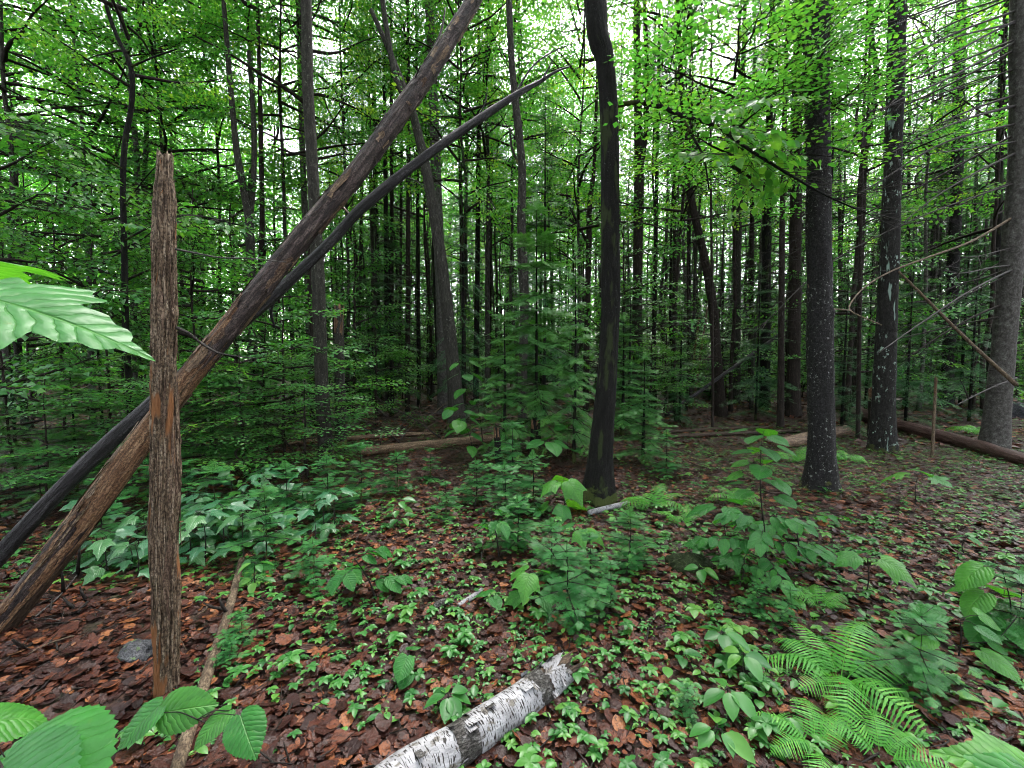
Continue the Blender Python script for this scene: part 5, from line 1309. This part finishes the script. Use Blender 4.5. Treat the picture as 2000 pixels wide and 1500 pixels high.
near_plant('four leaved viburnum seedling standing over the tan stick', (-.88, 1.62), [('heart', (312, 1378, 1.62), (218, 1452, 1.52), (-.25, -.45, .85), 1), ('heart', (318, 1392, 1.60), (402, 1376, 1.60), (.05, -.75, .65), 2), ('heart', (448, 1388, 1.60), (372, 1444, 1.50), (-.3, -.4, .85), 2), ('heart', (470, 1398, 1.56), (492, 1470, 1.45), (.1, -.55, .8), 1)], 'viburnum_seedling', 'seedling', hub=(385, 1405, 1.6), w=.004)
near_plant('maple seedling with one bright toothed leaf at the edge of the ferns', (1.35, 1.05), [('goose', (2050, 1540, 1.10), (1884, 1450, 1.15), (.1, -.5, .85), 2), ('goose', (2050, 1540, 1.10), (1985, 1600, 1.0), (.1, -.5, .85), 1)], 'maple_seedling', 'seedling', hub=(2070, 1535, 1.1))

# ------------------------------------------------------------------ dead leaves on the floor
def curled(seed, kind):
    r = random.Random(seed); V, T = (tpl_poly(SUGAR if kind else HEART, None if kind else 12, 1, c=(0, .3)) if kind != 2 else tpl_ovate(.33, 3))
    V = V.copy(); V[:, 2] = .35 * (V[:, 0] ** 2) * r.uniform(-.6, 1.8) + .22 * (V[:, 1] - .5) ** 2 * r.uniform(-1, 1.6) + np.array([r.gauss(0, .035) for _ in V]); V[:, 2] *= .62; V[:, 1] -= .45
    return V, T
CURL = [curled(i, [1, 2, 0, 2, 1, 0][i]) for i in range(6)]
CURL_LO = [(t[0] * [1, 1, 1] - [0, .45, 0], t[1]) for t in (tpl_lo(.34, .12, -.10), tpl_lo(.30, -.10, .10), tpl_lo(.38, .02, .12))]

def litter_points(n, y0, y1, p):
    y = (y0 ** p + rng.random(n) * (y1 ** p - y0 ** p)) ** (1 / p); x = y * rng.uniform(-1.45, 1.45, n); return x, y
fine = MB()
NL = 48000
x, y = litter_points(NL, .75, 8.0, 1.0)
z = gh(x, y) + rng.uniform(.002, .030, NL); tilt = rng.normal(0, .27, (NL, 3)); tilt[:, 2] = 1; th = rng.uniform(0, 6.283, NL)
ax = axes(np.stack([np.cos(th), np.sin(th), rng.normal(0, .12, NL)], 1), tilt); sz = rng.uniform(.024, .072, NL) * np.where(rng.random(NL) < .10, 1.5, 1)
tn = np.clip(rng.beta(1.15, 1.75, NL) + .25 * vn(np.stack([x * 1.2, y * 1.2, x * 0], -1)), 0, 1); var = rng.integers(0, 6, NL)
vis = (np.abs(x) < y * 1.16) & (y > 1.72); order = np.argsort(np.where(vis, y / sz, 1e9)); single = order[:300]
LM = [[leafmesh('dead_leaf', c, MAT['litter'], tt) for tt in (.12, .42, .68, .9)] for c in CURL]
LL = ['dark purple brown dead leaf flat on the litter', 'red brown curled dead leaf on the litter', 'orange brown dead leaf on the litter', 'pale tan dead leaf on the litter']
for i in single:
    tt = int(np.clip(tn[i] * 4, 0, 3)); R = np.stack([ax[0][i], ax[1][i], ax[2][i]], 1) * sz[i]; M = Matrix(R.tolist()).to_4x4(); M.translation = Vector((x[i], y[i], z[i] + .006))
    tag(obj('fallen_leaf', LM[var[i]][tt], M=M), LL[tt], 'leaf', 'fallen leaves: ' + LL[tt].split(' dead')[0])
mask = np.ones(NL, bool); mask[single] = False
for v in range(6):
    m = mask & (var == v) & (y < 5); inst(fine, CURL[v], np.stack([x, y, z], 1)[m], ax[0][m], ax[1][m], ax[2][m], sz[m], tn[m])
for v in range(3):
    m = mask & (var % 3 == v) & (y >= 5); inst(fine, CURL_LO[v], np.stack([x, y, z], 1)[m], ax[0][m], ax[1][m], ax[2][m], sz[m] * 1.1, tn[m])
n = 26000; x, y = litter_points(n, 8, 26, 1.2); z = gh(x, y) + rng.uniform(.005, .03, n); tilt = rng.normal(0, .35, (n, 3)); tilt[:, 2] = 1; th = rng.uniform(0, 6.283, n)
ax = axes(np.stack([np.cos(th), np.sin(th), 0 * th], 1), tilt); inst(fine, CURL_LO[0], np.stack([x, y, z], 1), *ax, rng.uniform(.08, .17, n), np.clip(rng.beta(1.6, 1.7, n), 0, 1))
tag(obj('leaf_litter', fine.mesh('leaf_litter', MAT['litter'], smooth=True)), 'wet brown dead leaves covering the forest floor', 'leaf litter', kind='stuff')

# twigs and needles on the floor
tw = MB(); tr = random.Random(41); nt_ = 0
for k in range(2200):
    yy = tr.uniform(1.2, 8) ** 1.0; xx = yy * tr.uniform(-1.3, 1.3); a = tr.uniform(0, 6.28); L = tr.uniform(.03, .36) ** 1.0 * tr.uniform(.4, 1); zz = gz(xx, yy)
    p = [[xx + math.cos(a) * L * f + tr.gauss(0, .01), yy + math.sin(a) * L * f + tr.gauss(0, .01), 0] for f in (0, .5, 1)]
    for q in p: q[2] = gz(q[0], q[1]) + tr.uniform(.012, .04)
    ra = tr.uniform(.0015, .0045)
    if L > .15 and yy < 4.2 and yy > 1.8 and abs(xx) < yy * 1.15 and nt_ < 60:
        m1 = MB(); tube(m1, spline(np.array(p), 7), np.linspace(ra * 1.3, ra * .6, 7), 5, .2); o = obj('fallen_twig', m1.mesh('fallen_twig', MAT[tr.choice(['twig', 'twig_grey', 'stick'])], origin=p[0])); o.location = p[0]
        tag(o, 'thin bare twig lying on the wet dead leaves', 'twig', 'twigs on the leaf litter'); nt_ += 1
    else: tube(tw, np.array(p), [ra, ra, ra * .6], 4, caps=False)
tag(obj('twig_litter', tw.mesh('twig_litter', MAT['twig'])), 'fine twig litter scattered over the dead leaves', 'twig litter', kind='stuff')

# ------------------------------------------------------------------ small green ground cover
def cover_plan(seed):
    """leaf placements of one little plant: (pos, dir, normal, size)"""
    r = random.Random(seed); k = seed % 6; out = []
    if k in (0, 1):   # whorl of pointed leaves
        n = 5 + k; h = r.uniform(.05, .09)
        for j in range(n): a = j * 6.283 / n + r.gauss(0, .15); out.append(([0, 0, h], [math.cos(a), math.sin(a), r.uniform(-.15, .2)], [0, 0, 1], r.uniform(.045, .07)))
    elif k in (2, 3):   # one to three oval leaves from the ground
        n = r.choice([1, 2, 2, 3]); 
        for j in range(n): a = r.uniform(0, 6.28) + j * 2.2; out.append(([0, 0, .035 + .02 * j], [math.cos(a), math.sin(a), r.uniform(0, .5)], [math.cos(a) * .2, math.sin(a) * .2, 1], r.uniform(.05, .085)))
    else:   # little three part leaves on stalks
        for q in range(2 + k % 3):
            o = [r.gauss(0, .035), r.gauss(0, .035), r.uniform(.03, .06)]; a0 = r.uniform(0, 6.28)
            for j in range(3): a = a0 + j * 2.09; out.append((o, [math.cos(a), math.sin(a), .05], [r.gauss(0, .15), r.gauss(0, .15), 1], r.uniform(.022, .034)))
    return out
PLANS = [cover_plan(i) for i in range(24)]
def dens(x, y):
    u = vn(np.stack([x * .9 + 7, y * .9, x * 0], -1)) + .6 * vn(np.stack([x * 2.7, y * 2.7 + 3, x * 0], -1)); sx = x / y
    base = .10 + .20 * np.exp(-((y - 3.6) / 1.5) ** 2) + .16 * (sx > .25) - .20 * ((sx < -.15) & (y < 2.7)) - .06 * ((y > 6.0))
    return u + base
n = 24000; x, y = litter_points(n, 1.0, 11.0, 1.25); keep = dens(x, y) > rng.uniform(-.20, .38, n); x, y = x[keep], y[keep]; n = len(x)
z = gh(x, y); rz = rng.uniform(0, 6.283, n); sc = rng.uniform(.3, .72, n) * np.where(rng.random(n) < .12, 1.7, 1); pl = rng.integers(0, 24, n); tnt = np.clip(rng.normal(.5, .2, n) + .2 * vn(np.stack([x, y, x * 0], -1)), 0, 1)
vis = (np.abs(x) < y * 1.14) & (y > 1.74); order = np.argsort(np.where(vis, y, 1e9)); single = order[:230]
CN = ['little whorled plant among the dead leaves', 'little plant with whorled pointed leaves on the litter', 'oval leaved sprout on the litter', 'pale oval leaved sprout among the dead leaves', 'tiny three leaved plant on the litter', 'clump of tiny three leaved plants on the litter']
for i in single:
    b = np.array([x[i], y[i], z[i]]); kk = PLANS[pl[i]]; q = pl[i] % 6
    t = thing('ground_plant', CN[q], 'plant', b, 'ground plants: ' + CN[q], rz[i], sc[i]); rr = random.Random(int(i))
    m1 = MB(); seen = set()
    for (p, d, nn, s) in kk:
        place_leaf(t, np.zeros(3), 'round' if q in (2, 3) and s < .06 else 'small', p, d, nn, s, rnd=rr)
        if tuple(p) not in seen: tube(m1, np.array([[0, 0, -.01], [p[0], p[1], p[2]]]), [.0016, .0011], 4, caps=False); seen.add(tuple(p))
    obj('stem', m1.mesh('stem', MAT['leaf_cover']), t)
cov = MB(); mask = np.ones(n, bool); mask[single] = False; TPL = [tpl_ovate(.31, 3), tpl_lo(.33, .10, .12)]
for v in range(24):
    for far in (0, 1):
        m = mask & (pl == v) & ((y > 4.5) if far else (y <= 4.5)); c, s_ = np.cos(rz[m]), np.sin(rz[m])
        if not m.any(): continue
        rot = lambda a: np.stack([a[0] * c - a[1] * s_, a[0] * s_ + a[1] * c, np.full(len(c), a[2])], 1)
        for (p, d, nn, s) in PLANS[v]:
            A = axes(rot(d), rot(nn)); inst(cov, TPL[far], np.stack([x[m], y[m], z[m]], 1) + rot(p) * sc[m][:, None], *A, s * sc[m], np.clip(tnt[m] + rng.normal(0, .08, m.sum()), 0, 1))
tag(obj('ground_cover', cov.mesh('ground_cover', MAT['leaf_cover'])), 'small green seedlings and herbs carpeting the dead leaves', 'ground cover', kind='stuff')
